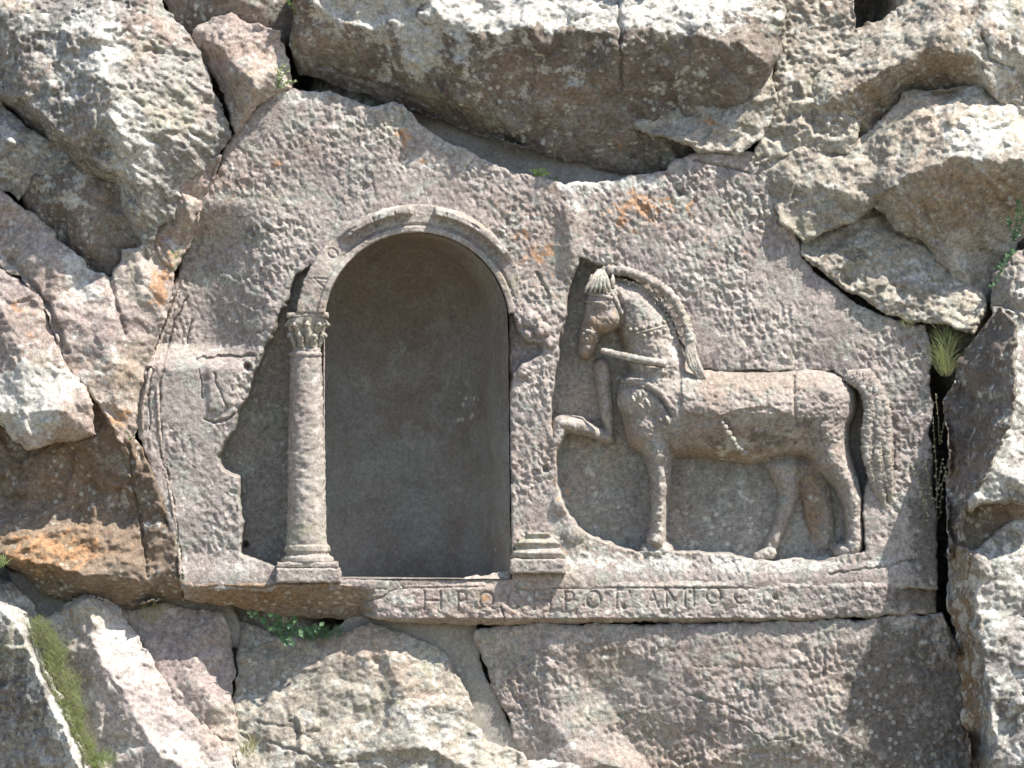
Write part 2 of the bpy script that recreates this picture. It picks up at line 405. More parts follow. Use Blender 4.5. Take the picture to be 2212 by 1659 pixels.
# ---- top row
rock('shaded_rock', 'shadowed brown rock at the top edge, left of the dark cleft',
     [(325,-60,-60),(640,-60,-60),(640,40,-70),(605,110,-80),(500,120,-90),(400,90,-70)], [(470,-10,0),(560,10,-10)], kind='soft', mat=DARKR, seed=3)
rock('boulder', 'small tan boulder wedged between the lichened boulder and the dark cleft',
     [(408,98,0),(430,60,10),(500,28,20),(540,55,20),(600,72,20),(622,130,10),(618,190,-10),(570,212,10),(530,250,20),(508,288,10),(482,205,10),(445,135,10)],
     [(540,115,50),(550,180,72),(480,110,45)], kind='rough', mat=PINK, seed=5, blobs=[(600,160,60,1,.5)])
rock('boulder', 'big boulder in the top left corner streaked white with lichen',
     [(-60,-60,0),(320,-60,0),(350,20,10),(410,88,30),(445,150,30),(475,235,30),(497,292,10),(455,350,20),(388,405,30),(378,470,20),(345,492,20),(325,548,0),(292,500,10),(242,400,0),(150,352,-20),(90,300,-30),(30,238,-30),(-60,190,-30)],
     [(0,20,50),(60,120,85),(120,225,95),(330,60,75),(380,180,85),(420,300,70),(360,400,60)], [[(190,70,110),(230,180,150),(262,290,150),(310,400,100)], [(60,215,90),(150,300,100),(225,370,90)]],
     kind='pitted', mat=GREY, seed=7, blobs=[(230,80,90,1,.55),(285,330,(60,110),1,.8),(190,160,60,1,.4),(400,200,110,1,-.4),(60,120,100,2,.25),(200,340,70,2,.4)])
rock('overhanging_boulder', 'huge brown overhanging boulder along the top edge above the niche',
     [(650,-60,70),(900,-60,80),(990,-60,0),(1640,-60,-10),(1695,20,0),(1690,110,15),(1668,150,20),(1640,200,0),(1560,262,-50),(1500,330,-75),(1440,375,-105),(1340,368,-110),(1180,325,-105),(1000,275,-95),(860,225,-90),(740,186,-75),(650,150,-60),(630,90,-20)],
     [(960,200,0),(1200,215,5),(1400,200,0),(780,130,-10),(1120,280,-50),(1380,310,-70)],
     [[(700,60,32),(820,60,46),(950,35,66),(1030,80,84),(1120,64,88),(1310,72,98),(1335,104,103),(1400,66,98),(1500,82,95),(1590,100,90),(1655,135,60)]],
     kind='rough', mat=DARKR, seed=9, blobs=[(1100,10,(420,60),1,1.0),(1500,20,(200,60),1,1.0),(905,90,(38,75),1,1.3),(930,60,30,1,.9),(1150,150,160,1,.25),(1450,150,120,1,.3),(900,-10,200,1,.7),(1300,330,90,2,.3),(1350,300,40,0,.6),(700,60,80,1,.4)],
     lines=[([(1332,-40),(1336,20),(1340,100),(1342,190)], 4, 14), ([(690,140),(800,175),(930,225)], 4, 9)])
rock('wedge_stone', 'pale wedge of stone with an orange lichen spot beneath the huge overhanging boulder',
     [(1668,140,-20),(1560,192,-35),(1440,238,-45),(1352,264,-40),(1390,284,-15),(1480,309,12),(1515,324,18),(1590,326,22),(1645,292,22),(1674,225,5)],
     [(1560,270,0),(1620,230,5)], kind='rough', mat=LIGHT, seed=11, skirt=130, blobs=[(1530,258,30,0,.9),(1600,250,60,1,.2)])
rock('recessed_rock', 'smooth shaded rock recessed behind the top rim of the carved face',
     [(780,170,-150),(1100,240,-150),(1470,300,-150),(1480,420,-115),(1200,440,-110),(1000,390,-110),(850,290,-120)], kind='smooth', mat=SMOOTH, seed=13, base=(0,0,.2,.15))
# ---- top right
rock('rock', 'crumbly sunlit rock at the top between the overhanging boulder and the dark hole',
     [(1660,-60,-50),(1830,-60,-60),(1845,60,-50),(1870,130,-20),(1860,260,-10),(1830,330,0),(1690,340,0),(1620,345,0),(1650,290,-10),(1680,150,-20),(1700,60,-40)],
     [(1760,120,-10),(1720,260,5)], kind='pitted', mat=LIGHT, seed=15, blobs=[(1760,130,80,0,.2)])
rock('boulder', 'long sunlit boulder with a dark underside in the top right corner',
     [(1672,215,-30),(1700,165,-60),(1760,112,-70),(1850,66,-70),(1950,16,-70),(2050,-60,-70),(2260,-60,0),(2260,270,-10),(2160,215,10),(2125,182,0),(2105,192,-60),(1965,192,-60),(1935,235,-60),(1880,288,-60),(1810,303,-60),(1730,284,-50),(1690,252,-30)],
     [(2130,0,30),(2200,100,60),(1950,90,5),(1830,140,-8)], [[(1700,218,-5),(1760,228,15),(1840,198,32),(1900,166,42),(2000,108,52),(2030,74,55),(2090,88,60),(2115,130,58),(2128,165,40)]],
     kind='rough', mat=LIGHT, seed=17, blobs=[(2180,60,110,1,.5),(1880,240,90,3,.7),(2050,150,(90,60),3,.7),(1950,200,120,2,.35),(2150,160,50,1,.6)],
     lines=[([(2120,80),(2140,130),(2190,150)], 3.5, 12)])
rock('boulder', 'broad sunlit boulder with a brown underside at the right edge',
     [(1650,345,-10),(1700,322,0),(1820,326,-10),(1875,290,-20),(1960,202,-20),(2110,190,-10),(2180,222,0),(2260,262,0),(2260,500,-60),(2212,500,-50),(2160,575,-50),(2125,655,-60),(2060,590,-30),(2000,528,-10),(1940,490,0),(1890,440,20),(1850,470,15),(1745,520,10),(1690,480,0),(1660,410,0)],
     [(2050,250,50),(2180,290,70),(1760,400,20),(2100,450,30)], [[(1890,425,52),(1960,385,85),(2060,335,110),(2160,348,110),(2260,335,100)]],
     kind='rough', mat=LIGHT, seed=19, blobs=[(2080,440,(140,90),3,.75),(2150,450,120,2,.3),(2020,430,40,0,.5),(2150,260,120,1,.4),(2100,300,60,1,.5)])
rock('rock_slab', 'sunlit slab lying above the long diagonal crack on the right',
     [(1722,502,-30),(1760,478,-55),(1870,426,-65),(1940,486,-55),(2000,528,-45),(2065,590,-30),(2115,640,-10),(2124,668,0),(2100,716,20),(2050,700,22),(1990,690,20),(1930,680,16),(1850,640,12),(1790,592,4),(1742,548,-5)],
     [(1900,560,-5),(2020,650,15),(1810,545,-12)], kind='pitted', mat=LIGHT, seed=21, skirt=80, blobs=[(1820,550,80,2,.5),(1990,600,90,1,.2)])
rock('rock', 'grey lichened rock at the right edge beneath the broad boulder',
     [(2140,655,0),(2155,592,10),(2190,548,20),(2260,520,20),(2260,780,20),(2200,755,20),(2165,700,10)], [(2205,640,75)], kind='pitted', mat=GREY, seed=23)
PILLAR = dict(kind='rough')
rock('rock_pillar', 'tall dark shaded rock pillar to the right of the cleft',
     [(2158,668,110),(2182,700,160),(2185,820,205),(2170,925,215),(2122,1000,185),(2104,1050,165),(2085,1105,145),(2062,1172,118),(2048,1205,80),(2047,1050,40),(2046,860,20),(2075,780,20),(2100,738,30),(2135,690,60)],
     [(2100,850,75),(2085,1000,90)], kind='rough', mat=DARKR, seed=25, skirt=300, base=(0,.1,.2,0), lines=[([(2085,800),(2072,900),(2068,1000)], 5, 8)])
rock('rock', 'white sunlit rock at the right edge behind the dark pillar',
     [(2150,672,60),(2260,690,20),(2260,990,60),(2160,960,140),(2160,820,140)], [(2210,850,110)], kind='rough', mat=GREY, seed=27, base=(0,.4,0,0))
rock('rock', 'bleached rock at the right edge below the dark pillar, overhanging a dark gap',
     [(2125,1000,165),(2180,935,130),(2260,920,80),(2260,1060,140),(2212,1080,150),(2150,1075,165),(2085,1098,150)], [(2190,1040,190)], kind='rough', mat=GREY, seed=29, rimh=40, base=(0,.35,0,0))
rock('rock', 'brown shaded stone tucked under the bleached rock at the right edge',
     [(2060,1090,70),(2270,1050,90),(2270,1130,60),(2200,1130,60),(2090,1200,60),(2055,1195,60)], kind='soft', mat=DARKR, seed=31, base=(0,0,0,.4))
rock('boulder', 'pale mossy boulder in the lower right corner with a brown flank',
     [(2050,1160,30),(2064,1178,110),(2100,1192,130),(2212,1108,60),(2260,1085,40),(2260,1400,150),(2260,1720,230),(2140,1720,190),(2100,1720,30),(2082,1500,20),(2060,1350,20),(2044,1240,20)],
     [(2190,1250,120),(2190,1450,165)], [[(2072,1190,100),(2105,1260,135),(2118,1400,165),(2132,1500,175),(2140,1600,180)]],
     kind='rough', mat=GREY, seed=33, skirt=300, base=(0,.25,0,0), blobs=[(2080,1400,(34,260),3,1.1),(2080,1600,(40,160),3,1.1),(2190,1400,120,2,.35)])
# ---- left side
rock('stone', 'small dark stone at the cleft left of the carved face',
     [(372,470,0),(388,404,10),(452,348,15),(476,338,10),(440,430,-10),(400,520,-20),(372,590,-20),(345,548,-10),(328,505,-10)], [(410,430,35)], kind='rough', mat=PINK, seed=35, blobs=[(360,540,50,0,.7)])
rock('rock', 'rock ledge at the left edge below the white-streaked boulder',
     [(-60,200,-40),(20,238,-10),(110,312,0),(180,350,-10),(150,372,0),(70,378,10),(40,425,0),(-60,390,0)], [(20,315,45)], kind='pitted', mat=GREY, seed=37, blobs=[(60,330,100,1,.3)])
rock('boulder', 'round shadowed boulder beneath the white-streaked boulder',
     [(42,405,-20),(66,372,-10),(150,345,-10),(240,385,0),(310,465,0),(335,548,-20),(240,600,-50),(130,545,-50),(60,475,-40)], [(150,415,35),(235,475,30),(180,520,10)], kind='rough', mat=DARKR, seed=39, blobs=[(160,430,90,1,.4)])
rock('rock_slab', 'sunlit pinkish slab between the round boulder and the carved face',
     [(-60,370,-20),(0,410,10),(60,455,10),(130,525,0),(200,590,0),(240,604,0),(262,548,0),(300,540,0),(330,512,0),(368,590,-5),(374,625,-5),(332,730,-5),(308,840,-5),(292,925,0),(286,970,-5),(262,945,30),(215,870,60),(150,790,60),(100,660,45),(45,595,20),(-60,540,0)],
     [(130,600,45),(250,690,45),(250,850,50),(310,640,20),(60,520,30)], kind='blocky', mat=PINK, seed=41, blobs=[(190,620,60,1,.7),(150,560,60,1,.5),(250,700,60,0,.35),(260,900,60,0,.7),(350,600,50,0,.9),(345,650,(30,80),0,.6),(270,800,60,3,.4),(120,620,60,3,.2),(220,780,50,1,.5)],
     lines=[([(20,560),(60,600),(110,670),(145,760)], 6, 18), ([(240,600),(250,660),(270,720)], 5, 12)])
rock('rock', 'rock at the left edge crusted with white lichen, jutting over a dark brown hollow',
     [(-60,540,0),(45,602,20),(98,668,45),(142,790,70),(178,830,80),(196,880,85),(204,935,70),(130,952,80),(60,968,80),(0,915,60),(-60,890,60)],
     [(50,750,90),(60,890,115),(150,890,115)], kind='blocky', mat=PINK, seed=43, rimh=34, blobs=[(70,830,90,1,.8),(40,900,90,1,.9),(150,830,40,1,.8),(60,690,90,0,.5),(60,720,90,3,.25)])
rock('overhanging_boulder', 'rust-brown boulder on the left with an orange sunlit foot',
     [(-60,900,-40),(60,900,-40),(140,785,-40),(215,868,5),(272,945,15),(302,962,15),(320,1010,5),(347,1085,5),(374,1165,0),(388,1252,-5),(392,1292,-60),(250,1305,-70),(120,1295,-70),(60,1252,-80),(-60,1190,-80)],
     [(150,950,10),(120,1080,-50),(250,1080,-35),(180,1130,-45),(30,1080,-45),(300,1150,-15),(340,1240,5)], [[(-50,1180,25),(60,1212,40),(180,1240,50),(230,1234,45),(290,1255,30)]],
     kind='rough', mat=DARKR, seed=45, base=(0.05,-.1,0,.45), blobs=[(150,1190,(160,60),3,.5),(120,1190,(180,60),0,1.0),(290,1050,(60,90),1,.35),(200,1110,80,1,.2)],
     lines=[([(282,960),(285,1040),(305,1130),(318,1240)], 3.5, 12)])
# ---- bottom row
rock('shaded_rock', 'grey rock in the shade under the ledge at the lower left',
     [(20,1240,-110),(500,1290,-110),(520,1400,-110),(260,1400,-110),(60,1380,-110)], kind='smooth', mat=SMOOTH, seed=47)
rock('rock_slab', 'leaning slab in the lower left corner with a white edge and dark crust',
     [(-60,1235,-60),(20,1262,-40),(70,1312,-40),(80,1370,-30),(72,1392,-10),(102,1452,0),(150,1540,10),(185,1640,20),(192,1720,40),(-60,1720,-20)],
     [(-60,1500,-30),(0,1660,-20),(-30,1400,30)], [[(-20,1285,35),(50,1375,62),(85,1450,72),(125,1530,85),(172,1660,100)]],
     kind='pitted', mat=GREY, seed=49, blobs=[(20,1320,(60,50),1,.6),(85,1440,(28,50),1,1.1),(130,1540,(28,60),1,1.1),(165,1640,(28,60),1,1.1),(20,1520,(90,150),2,.45)])
rock('rock_slab', 'leaning white and pink slab to the right of the grass strip',
     [(76,1340,-50),(130,1330,-50),(190,1286,-40),(250,1320,-50),(300,1392,-40),(337,1450,-25),(387,1525,-15),(440,1570,0),(490,1620,20),(515,1720,40),(150,1720,-20),(165,1640,-25),(125,1500,-30),(92,1420,-40)],
     [(150,1400,-10),(420,1680,70)], [[(193,1300,10),(205,1400,30),(270,1500,45),(330,1600,60)]],
     kind='blocky', mat=TAN, seed=51, rimh=10, blobs=[(240,1370,(50,70),1,.4),(290,1470,50,1,.4),(340,1620,(90,60),1,.5),(200,1380,(30,60),0,.35),(130,1340,50,0,.8),(150,1420,(60,90),3,.35),(250,1350,(40,80),1,.4)],
     lines=[([(100,1490),(140,1500),(160,1480)], 3, 8)])
rock('rock_block', 'pinkish block below the left end of the ledge, bounded by a vertical crack',
     [(262,1322,-90),(330,1312,-90),(478,1322,-80),(494,1380,-65),(500,1480,-45),(508,1560,-25),(508,1720,10),(470,1720,10),(430,1590,-10),(378,1525,-25),(332,1440,-45),(300,1395,-70)],
     [(420,1400,-45),(430,1480,-10),(450,1600,15)], kind='blocky', mat=PINK, seed=53, blobs=[(400,1560,60,1,.3)], lines=[([(380,1600),(440,1590),(500,1600)], 2.5, 7)])
rock('rock', 'smooth flat rock face between the lumpy boulder and the tooled block',
     [(680,1400,-90),(760,1335,-80),(900,1340,-60),(1020,1352,-60),(1034,1430,-58),(1070,1510,-52),(1132,1640,-45),(1145,1720,-45),(900,1720,-45),(850,1500,-70)], kind='smooth', mat=SMOOTH, seed=55, rim=8, rimh=5)
rock('boulder', 'lumpy pale boulder below the middle of the ledge',
     [(512,1345,-110),(600,1385,-90),(690,1384,-70),(750,1368,-45),(800,1352,-30),(870,1372,-35),(955,1418,-30),(1000,1480,-15),(1022,1530,-5),(1012,1562,0),(1050,1600,10),(1128,1630,20),(1134,1660,20),(1120,1720,40),(514,1720,20),(510,1500,-50)],
     [(600,1440,-70),(560,1560,-15),(720,1430,-35),(700,1540,-10),(860,1440,0),(800,1540,25),(900,1610,60),(660,1640,40),(990,1640,45)],
     kind='blocky', mat=LIGHT, seed=57, blobs=[(720,1420,(120,80),2,-.3),(950,1560,(120,90),1,.5),(700,1640,(180,50),1,.3),(830,1380,60,1,.3),(820,1660,(200,60),0,-.2)],
     lines=[([(520,1590),(640,1620),(700,1650),(800,1640)], 3, 8), ([(560,1560),(620,1570),(680,1600)], 2.5, 6)])
rock('stone', 'small white stone at the bottom edge under the lumpy boulder',
     [(960,1690,30),(1010,1655,20),(1100,1648,10),(1180,1640,0),(1250,1664,10),(1275,1720,30),(950,1720,40)], [(1120,1690,40)], kind='soft', mat=GREY, seed=59, base=(0,.5,0,0))
rock('tooled_block', 'large pick-marked block below the inscription',
     [(1030,1360,-22),(1200,1352,-8),(1500,1352,4),(1900,1336,4),(2036,1326,-10),(2062,1400,-25),(2150,1720,-35),(1150,1720,-20),(1136,1640,-38),(1118,1590,-40),(1074,1500,-40),(1044,1420,-38)],
     [(1190,1410,-12),(1130,1500,-30),(1180,1550,-14),(1230,1600,2),(1300,1650,12),(1330,1395,0),(1300,1500,-26),(1360,1600,-34),(1420,1680,-36),(1470,1440,2),(1560,1520,0),(1650,1600,-2),(1560,1620,-22),(1500,1600,-28),(1780,1440,2),(1780,1580,2),(1900,1480,-10),(1960,1560,-25)],
     kind='tool', mat=TOOL, seed=61, step=2.8, rim=12, rimh=9, blobs=[(1290,1430,(90,60),3,.4),(1400,1600,(120,90),3,.22),(1500,1640,(110,60),3,.25),(1150,1400,(60,40),2,-.5),(1250,1600,(80,60),1,.4),(1880,1560,(100,120),2,.4),(1930,1420,80,2,.3),(1990,1530,(175,230),2,1.3)],  # dark crust at lower right also paints the pillar's cast shadow deeper
     lines=[([(1480,1500),(1560,1520),(1640,1560)], 1.8, 5), ([(1600,1560),(1660,1600),(1720,1590)], 2, 6), ([(1500,1440),(1700,1445),(1860,1450)], 1.5, 3)])

# ------------------------------------------------------------------ the carved rock
carved = empty('carved_rock', 1180, 1355, -160)
tag(carved, 'carved rock face with a round-arched niche and a large horse in relief', 'rock relief')
VEINS = []
FACE = [(598,198),(640,192),(700,196),(760,212),(800,226),(850,222),(875,235),(900,264),(960,304),(1050,350),(1140,376),(1200,396),(1270,392),(1340,386),(1400,374),(1438,372),(1448,346),
        (1530,328),(1610,322),(1668,345),(1690,430),(1712,476),(1726,508),(1732,552),(1782,602),(1845,652),(1925,692),(1998,704),(2014,760),(2014,850),(2010,930),(2016,1000),(2022,1150),(2024,1272),
        (1500,1275),(800,1275),(396,1275),(388,1250),(374,1165),(348,1085),(322,1005),(296,930),(308,830),(330,730),(372,622),(388,570),(402,520),(440,420),(500,296),(560,228)]
NC, NR, NB = (900.,702.), 199., 1250.
def niche_sd(X, Y):              # positive inside the opening
    arch = NR-np.hypot(X-NC[0], Y-NC[1])
    box = np.minimum(np.minimum(X-(NC[0]-NR), NC[0]+NR+6*np.clip((Y-NC[1])/(NB-NC[1]), 0, 1)-X), NB-Y)
    return np.where(Y < NC[1], arch, box)
PITP = [(1252,556),(1228,640),(1204,760),(1192,850),(1188,905),(1200,960),(1204,1050),(1222,1095),(1250,1140),(1300,1168),(1372,1192),(1420,1190),(1500,1192),(1560,1200),(1640,1212),(1740,1212),(1820,1204),(1868,1190),(1866,1120),(1870,1060),(1880,1000),(1868,900),(1856,840),(1800,800),(1640,800),(1500,800),(1470,740),(1440,670),(1380,612),(1310,572)]
RECP = [(672,566),(640,590),(616,650),(560,770),(540,830),(500,925),(470,990),(480,1015),(515,1030),(522,1120),(520,1195),(560,1215),(600,1226),(646,1235),(644,900),(640,690),(664,640)]
BRKP = [(1078,660),(1104,668),(1122,708),(1140,735),(1172,745),(1170,768),(1128,786),(1112,812),(1098,850),(1080,850)]
def face_base(X, Y):
    h = -2-.02*np.clip(700-Y, 0, 900)+8*fbm(X, Y, 260, 101, 2)
    h = h-8*sst(1500, 2050, X)*sst(1300, 700, Y)                                    # turns away to the right
    h = h-70*sst(600, 425, X)*sst(800, 740, Y)*sst(430, 540, Y)                                        # and behind the left cleft
    h = h+14*sst(1190, 1255, Y)
    h = h+20*np.exp(-((X-1235)/26)**2)*sst(400, 470, Y)*sst(640, 520, Y)              # soft rib running down to the forelock
    return h
def mixrec(h, X, Y, poly, depth, edge, seed):
    wx = X+6*vn(X, Y, 50, seed)+2.5*vn(X, Y, 14, seed+1); wy = Y+6*vn(X, Y, 50, seed+2)+2.5*vn(X, Y, 14, seed+3)
    s = polysd(wx, wy, poly)
    k = sst(-edge*.15, edge, s)
    return k, s
FLIN = [([(402,640),(372,700),(352,780),(343,870),(350,980),(368,1060),(385,1160),(392,1250)], 1.7, 9),
        ([(330,790),(320,850),(322,930)], 1.5, 8), ([(410,690),(404,740)], 2.5, 9),
        ([(424,776),(470,772),(520,768),(545,764)], 2.6, 14), ([(440,905),(470,912),(505,895)], 2.4, 10), ([(428,800),(436,860)], 1.6, 6), ([(466,810),(476,850),(490,880)], 2.2, 6),
        ([(1238,600),(1250,640)], 3, 7), ([(1160,590),(1185,640)], 3.5, 8), ([(1790,1240),(1900,1225),(1990,1205)], 2.2, 6), ([(1620,372),(1560,360),(1500,345)], 2.5, 9), ([(1470,420),(1440,378)], 3, 10)]
def face_h(X, Y):
    b = face_base(X, Y)
    tm = toolmarks(X, Y, 110, 1.0)
    tmk = 1-.55*sst(560, 440, X)*sst(700, 800, Y)
    tmk = tmk*(1-.5*np.exp(-((X-1230)/60)**2)*sst(600, 450, Y))
    tmk = tmk*(1-.6*sst(1205, 1225, Y))
    h = b+tm*tmk
    h = h+7*sst(0, 16, polysd(X+5*vn(X,Y,15,130), Y+3*vn(X,Y,15,131), [(436,782),(520,774),(524,800),(508,880),(470,900),(446,890)]))
    h = h+cracks(X, Y, FLIN, 104)
    # capitals' broken bed, column recess and horse pit
    k, s = mixrec(h, X, Y, RECP, 0, 7, 140)
    h = h-22*sst(636, 644, X)*sst(712, 702, X)*sst(690, 720, Y)
    h = h*(1-k)+(-48-66*sst(600, 960, Y)+1.5*fbm(X, Y, 30, 141, 3)+.03*(X-560))*k
    k, s = mixrec(h, X, Y, BRKP, 0, 8, 150)
    h = h*(1-k)+(-34+4*fbm(X, Y, 20, 151, 3))*k
    for bx, by, br, bh in ((1148,690,20,16),(1170,712,18,20),(1190,742,14,12),(1142,722,12,12),(1178,676,14,10),(1128,800,16,8),(1212,1090,22,14),(1240,1150,26,12)):
        h = h+bh*np.clip(1-((X-bx)**2+(Y-by)**2)/br**2, 0, 1)**.6
    k, s = mixrec(h, X, Y, PITP, 0, 6, 160)
    dp = -66-16*sst(830, 1000, Y)+2*fbm(X, Y, 40, 161, 3)+.9*fbm(X, Y, 9, 162, 2)
    h = h*(1-k)+dp*k
    d = np.hypot(X-526, Y-1178); h = h-40*np.clip(1.3-d/7, 0, 1)
    d = np.hypot(X-322, Y-800); h = h-20*np.clip(1.4-d/7, 0, 1)
    d = np.hypot(X-534, Y-792); h = h-26*np.clip(1.4-d/8, 0, 1)
    d = np.hypot(X-1214, Y-822); 
    d = np.hypot(X-1178, Y-1013); h = h-14*np.clip(1.5-d/7, 0, 1)
    return h
def face_sd(X, Y):
    wx = X+7*vn(X, Y, 60, 171)+3.5*vn(X, Y, 22, 172)+2*vn(X, Y, 9, 175); wy = Y+7*vn(X, Y, 60, 173)+3.5*vn(X, Y, 22, 174)+2*vn(X, Y, 9, 176)
    s = polysd(wx, wy, FACE)
    return np.minimum(s, -niche_sd(X, Y)+np.where(Y > 700, .8*vn(X, Y, 12, 177), 0))
fo = field('rock_face', (280,170,2060,1290), 2.35, face_sd, face_h, TOOL, carved, skirt=150, rim=9, rimh=7,
      blobs=[(1400,450,(110,60),0,.75),(1330,440,60,0,.4),(870,290,(25,40),0,.8),(900,330,60,0,.35),(1100,400,90,0,.3),(1150,560,70,0,.5),(1190,640,60,0,.4),(980,360,60,0,.3),(590,350,40,0,.7),(530,400,60,0,.3),(1180,1070,70,0,.5),(1250,1150,70,0,.3),(1600,560,120,0,.1),
             (1250,430,(50,100),1,.45),(1340,395,(160,22),1,.9),(1240,560,50,1,.3),(820,230,(60,18),1,.8),(1050,355,(160,18),1,.6),(660,205,(80,22),1,.7),(1690,470,50,1,.4),(1250,1190,(100,40),1,.3),
             (1350,1215,(560,22),1,.5),(1350,1215,(300,18),0,.35),(1650,1225,(300,20),1,.4),(500,1230,(110,18),1,.5),
             (620,250,80,1,.2),(560,450,120,2,.22),(1750,640,200,2,.15),(600,540,90,2,.25),(1300,600,60,1,.25),(2015,1150,(60,220),2,1.2),(450,600,(90,140),2,.35),(1500,500,(160,120),0,.22),(1150,500,120,0,.25)],  # dark blobs: painted shade by left cleft, crust deepening pillar's shadow on right edge
      tint=lambda X, Y: np.maximum(sst(-4, 4, polysd(X, Y, RECP)), sst(-4, 4, polysd(X, Y, PITP))))

for vn_ in ([(384,628),(362,690),(340,745),(322,810),(308,880),(308,930)], [(346,770),(340,850),(344,930),(356,1010),(372,1090),(384,1170),(390,1240)]):
    xs_ = np.array([p[0] for p in vn_], float); ys_ = np.array([p[1] for p in vn_], float); hv = face_h(xs_, ys_)
    VEINS.append([(x, y, float(h)+2.5, 3.6) for x, y, h in zip(xs_, ys_, hv)])
# niche interior: reveal, then a rounded apse
def niche():
    s = []
    for t in np.linspace(0, 1, 60): s.append((NC[0]-NR, NB-(NB-NC[1])*t))
    for a in np.linspace(math.pi, 0, 90)[1:-1]: s.append((NC[0]+NR*math.cos(a), NC[1]-NR*math.sin(a)))
    for t in np.linspace(0, 1, 60): s.append((NC[0]+NR+6*t, NC[1]+(NB-NC[1])*t))
    s = np.array(s); n = len(s)
    prof = [(-1.2,-6),(-2,4),(-2,14)]+[]
    rows = []
    K = 46
    for i in range(K+1):
        t = i/K
        if t < .3: q = t/.3; dep = -4-128*q; sc = 1-.025*q*q
        else:
            q = (t-.3)/.7; ang = q*math.pi/2
            dep = -132-185*math.sin(ang); sc = .975*max(0, math.cos(ang))**.94 if q < 1 else 0
            sc -= .05*math.exp(-((q-.12)/.07)**2)*(1-q)*.0
        sc = max(sc, .0)
        cx = NC[0]-66*(1-math.exp(dep/150)); cyo = 14*(1-math.exp(dep/150))
        ycen = np.minimum(np.maximum(s[:,1], NC[1]), 1e9)
        cenx = np.full(n, NC[0]); 
        X = cx+(s[:,0]-NC[0])*sc
        Yv = np.where(s[:,1] < NC[1], NC[1]+cyo+(s[:,1]-NC[1])*sc, NC[1]+cyo+(s[:,1]-NC[1])*(NB-NC[1]-cyo)/(NB-NC[1]))
        H = np.full(n, float(dep))+2.2*fbm(X+dep, Yv, 70, 201, 4)
        X = X+1.5*vn(Yv, np.full(n, dep), 60, 203)
        rows.append(np.stack([X, Yv, H+face_edge(s)*max(0, 1-t*12)], 1))
    V = np.concatenate(rows); F = []
    for i in range(K):
        for j in range(n-1): F.append((i*n+j, i*n+j+1, (i+1)*n+j+1, (i+1)*n+j))
    # floor
    b0 = len(V); fl = []
    m = 14
    for i in range(K+1):
        a = rows[i][0]; b = rows[i][-1]
        for j in range(m): fl.append(a*(1-j/(m-1))+b*j/(m-1)+np.array([0, .6*math.sin(i+j*2.1), 0]))
    for i in range(K):
        for j in range(m-1): F.append((b0+i*m+j, b0+(i+1)*m+j, b0+(i+1)*m+j+1, b0+i*m+j+1))
    V = np.concatenate([V, np.array(fl)])
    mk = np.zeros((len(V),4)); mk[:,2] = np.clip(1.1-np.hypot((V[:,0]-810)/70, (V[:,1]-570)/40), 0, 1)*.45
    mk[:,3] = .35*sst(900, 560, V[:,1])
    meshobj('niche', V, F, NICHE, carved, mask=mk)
def face_edge(s): return face_base(s[:,0], s[:,1])
niche()

# archivolt with fillet, lettering and broken hood mould
def stroke_d(X, Y, strokes):
    d = np.full(X.shape, 99.)
    for st in strokes: d = np.minimum(d, lined(X, Y, st))
    return d
GL = {'H':[[(0,0),(0,1)],[(.85,0),(.85,1)],[(0,.5),(.85,.5)]], 'P':[[(0,0),(0,1)],[(0,0),(.5,.02),(.7,.2),(.65,.42),(.4,.52),(0,.52)]],
      'O':[[(.45+.43*math.cos(a), .48+.47*math.sin(a)) for a in np.linspace(0, 6.2832, 15)]],
      'Q':[[(.45+.43*math.cos(a), .45+.44*math.sin(a)) for a in np.linspace(2.1, 7.3, 13)],[(.05,.95),(.3,.88)],[(.62,.88),(.9,.95)]],
      'C':[[(.5+.45*math.cos(a), .5+.48*math.sin(a)) for a in np.linspace(.8, 5.5, 12)]],
      'G':[[(0,0),(0,1)],[(0,0),(.8,0),(.8,.12)]], 'A':[[(0,1),(.42,0),(.85,1)],[(.18,.6),(.68,.6)]], 'L':[[(0,1),(.42,0),(.85,1)]],
      'M':[[(0,1),(0,0),(.5,.75),(1,0),(1,1)]], 'I':[[(0,0),(0,1)]], 'K':[[(0,0),(0,1)],[(.7,0),(0,.55),(.7,1)]], 'T':[[(0,0),(.8,0)],[(.4,0),(.4,1)]],
      'E':[[(.7,0),(0,0),(0,1),(.7,1)],[(0,.5),(.6,.5)]], 'S':[[(.8,0),(0,0),(.5,.5),(0,1),(.8,1)]]}
def letter(ch, x, y, w_, h_, ang=0):
    out = []
    ca, sa = math.cos(ang), math.sin(ang)
    for st in GL[ch]:
        q = []
        for (u, v) in st:
            lx = (u-.42)*w_; ly = (v-.5)*h_
            q.append((x+lx*ca-ly*sa, y+lx*sa+ly*ca))
        out.append(q)
    return out
arcL = []
for ch, ax, ay in (('L',690,606),('O',718,548),('S',768,506),('K',818,480),('E',862,464),('A',961,473),('T',1020,500),('O',1064,545)):
    ang = math.atan2(ax-NC[0], NC[1]-ay)
    arcL += letter(ch, ax, ay, 21, 26, ang)
OUT = NR+62
def arch_sd(X, Y):
    r = np.hypot(X-NC[0], Y-NC[1]); th = np.degrees(np.arctan2(X-NC[0], NC[1]-Y))      # 0 at the crown, + right
    o = OUT+2*vn(X, Y, 22, 301)+1.2*vn(X, Y, 8, 302)-14*sst(25, 75, th)-22*sst(60, 90, th)
    s = np.minimum(r-NR-1, o-r)
    s = np.minimum(s, (NC[1]-25-Y)*1.)
    return s
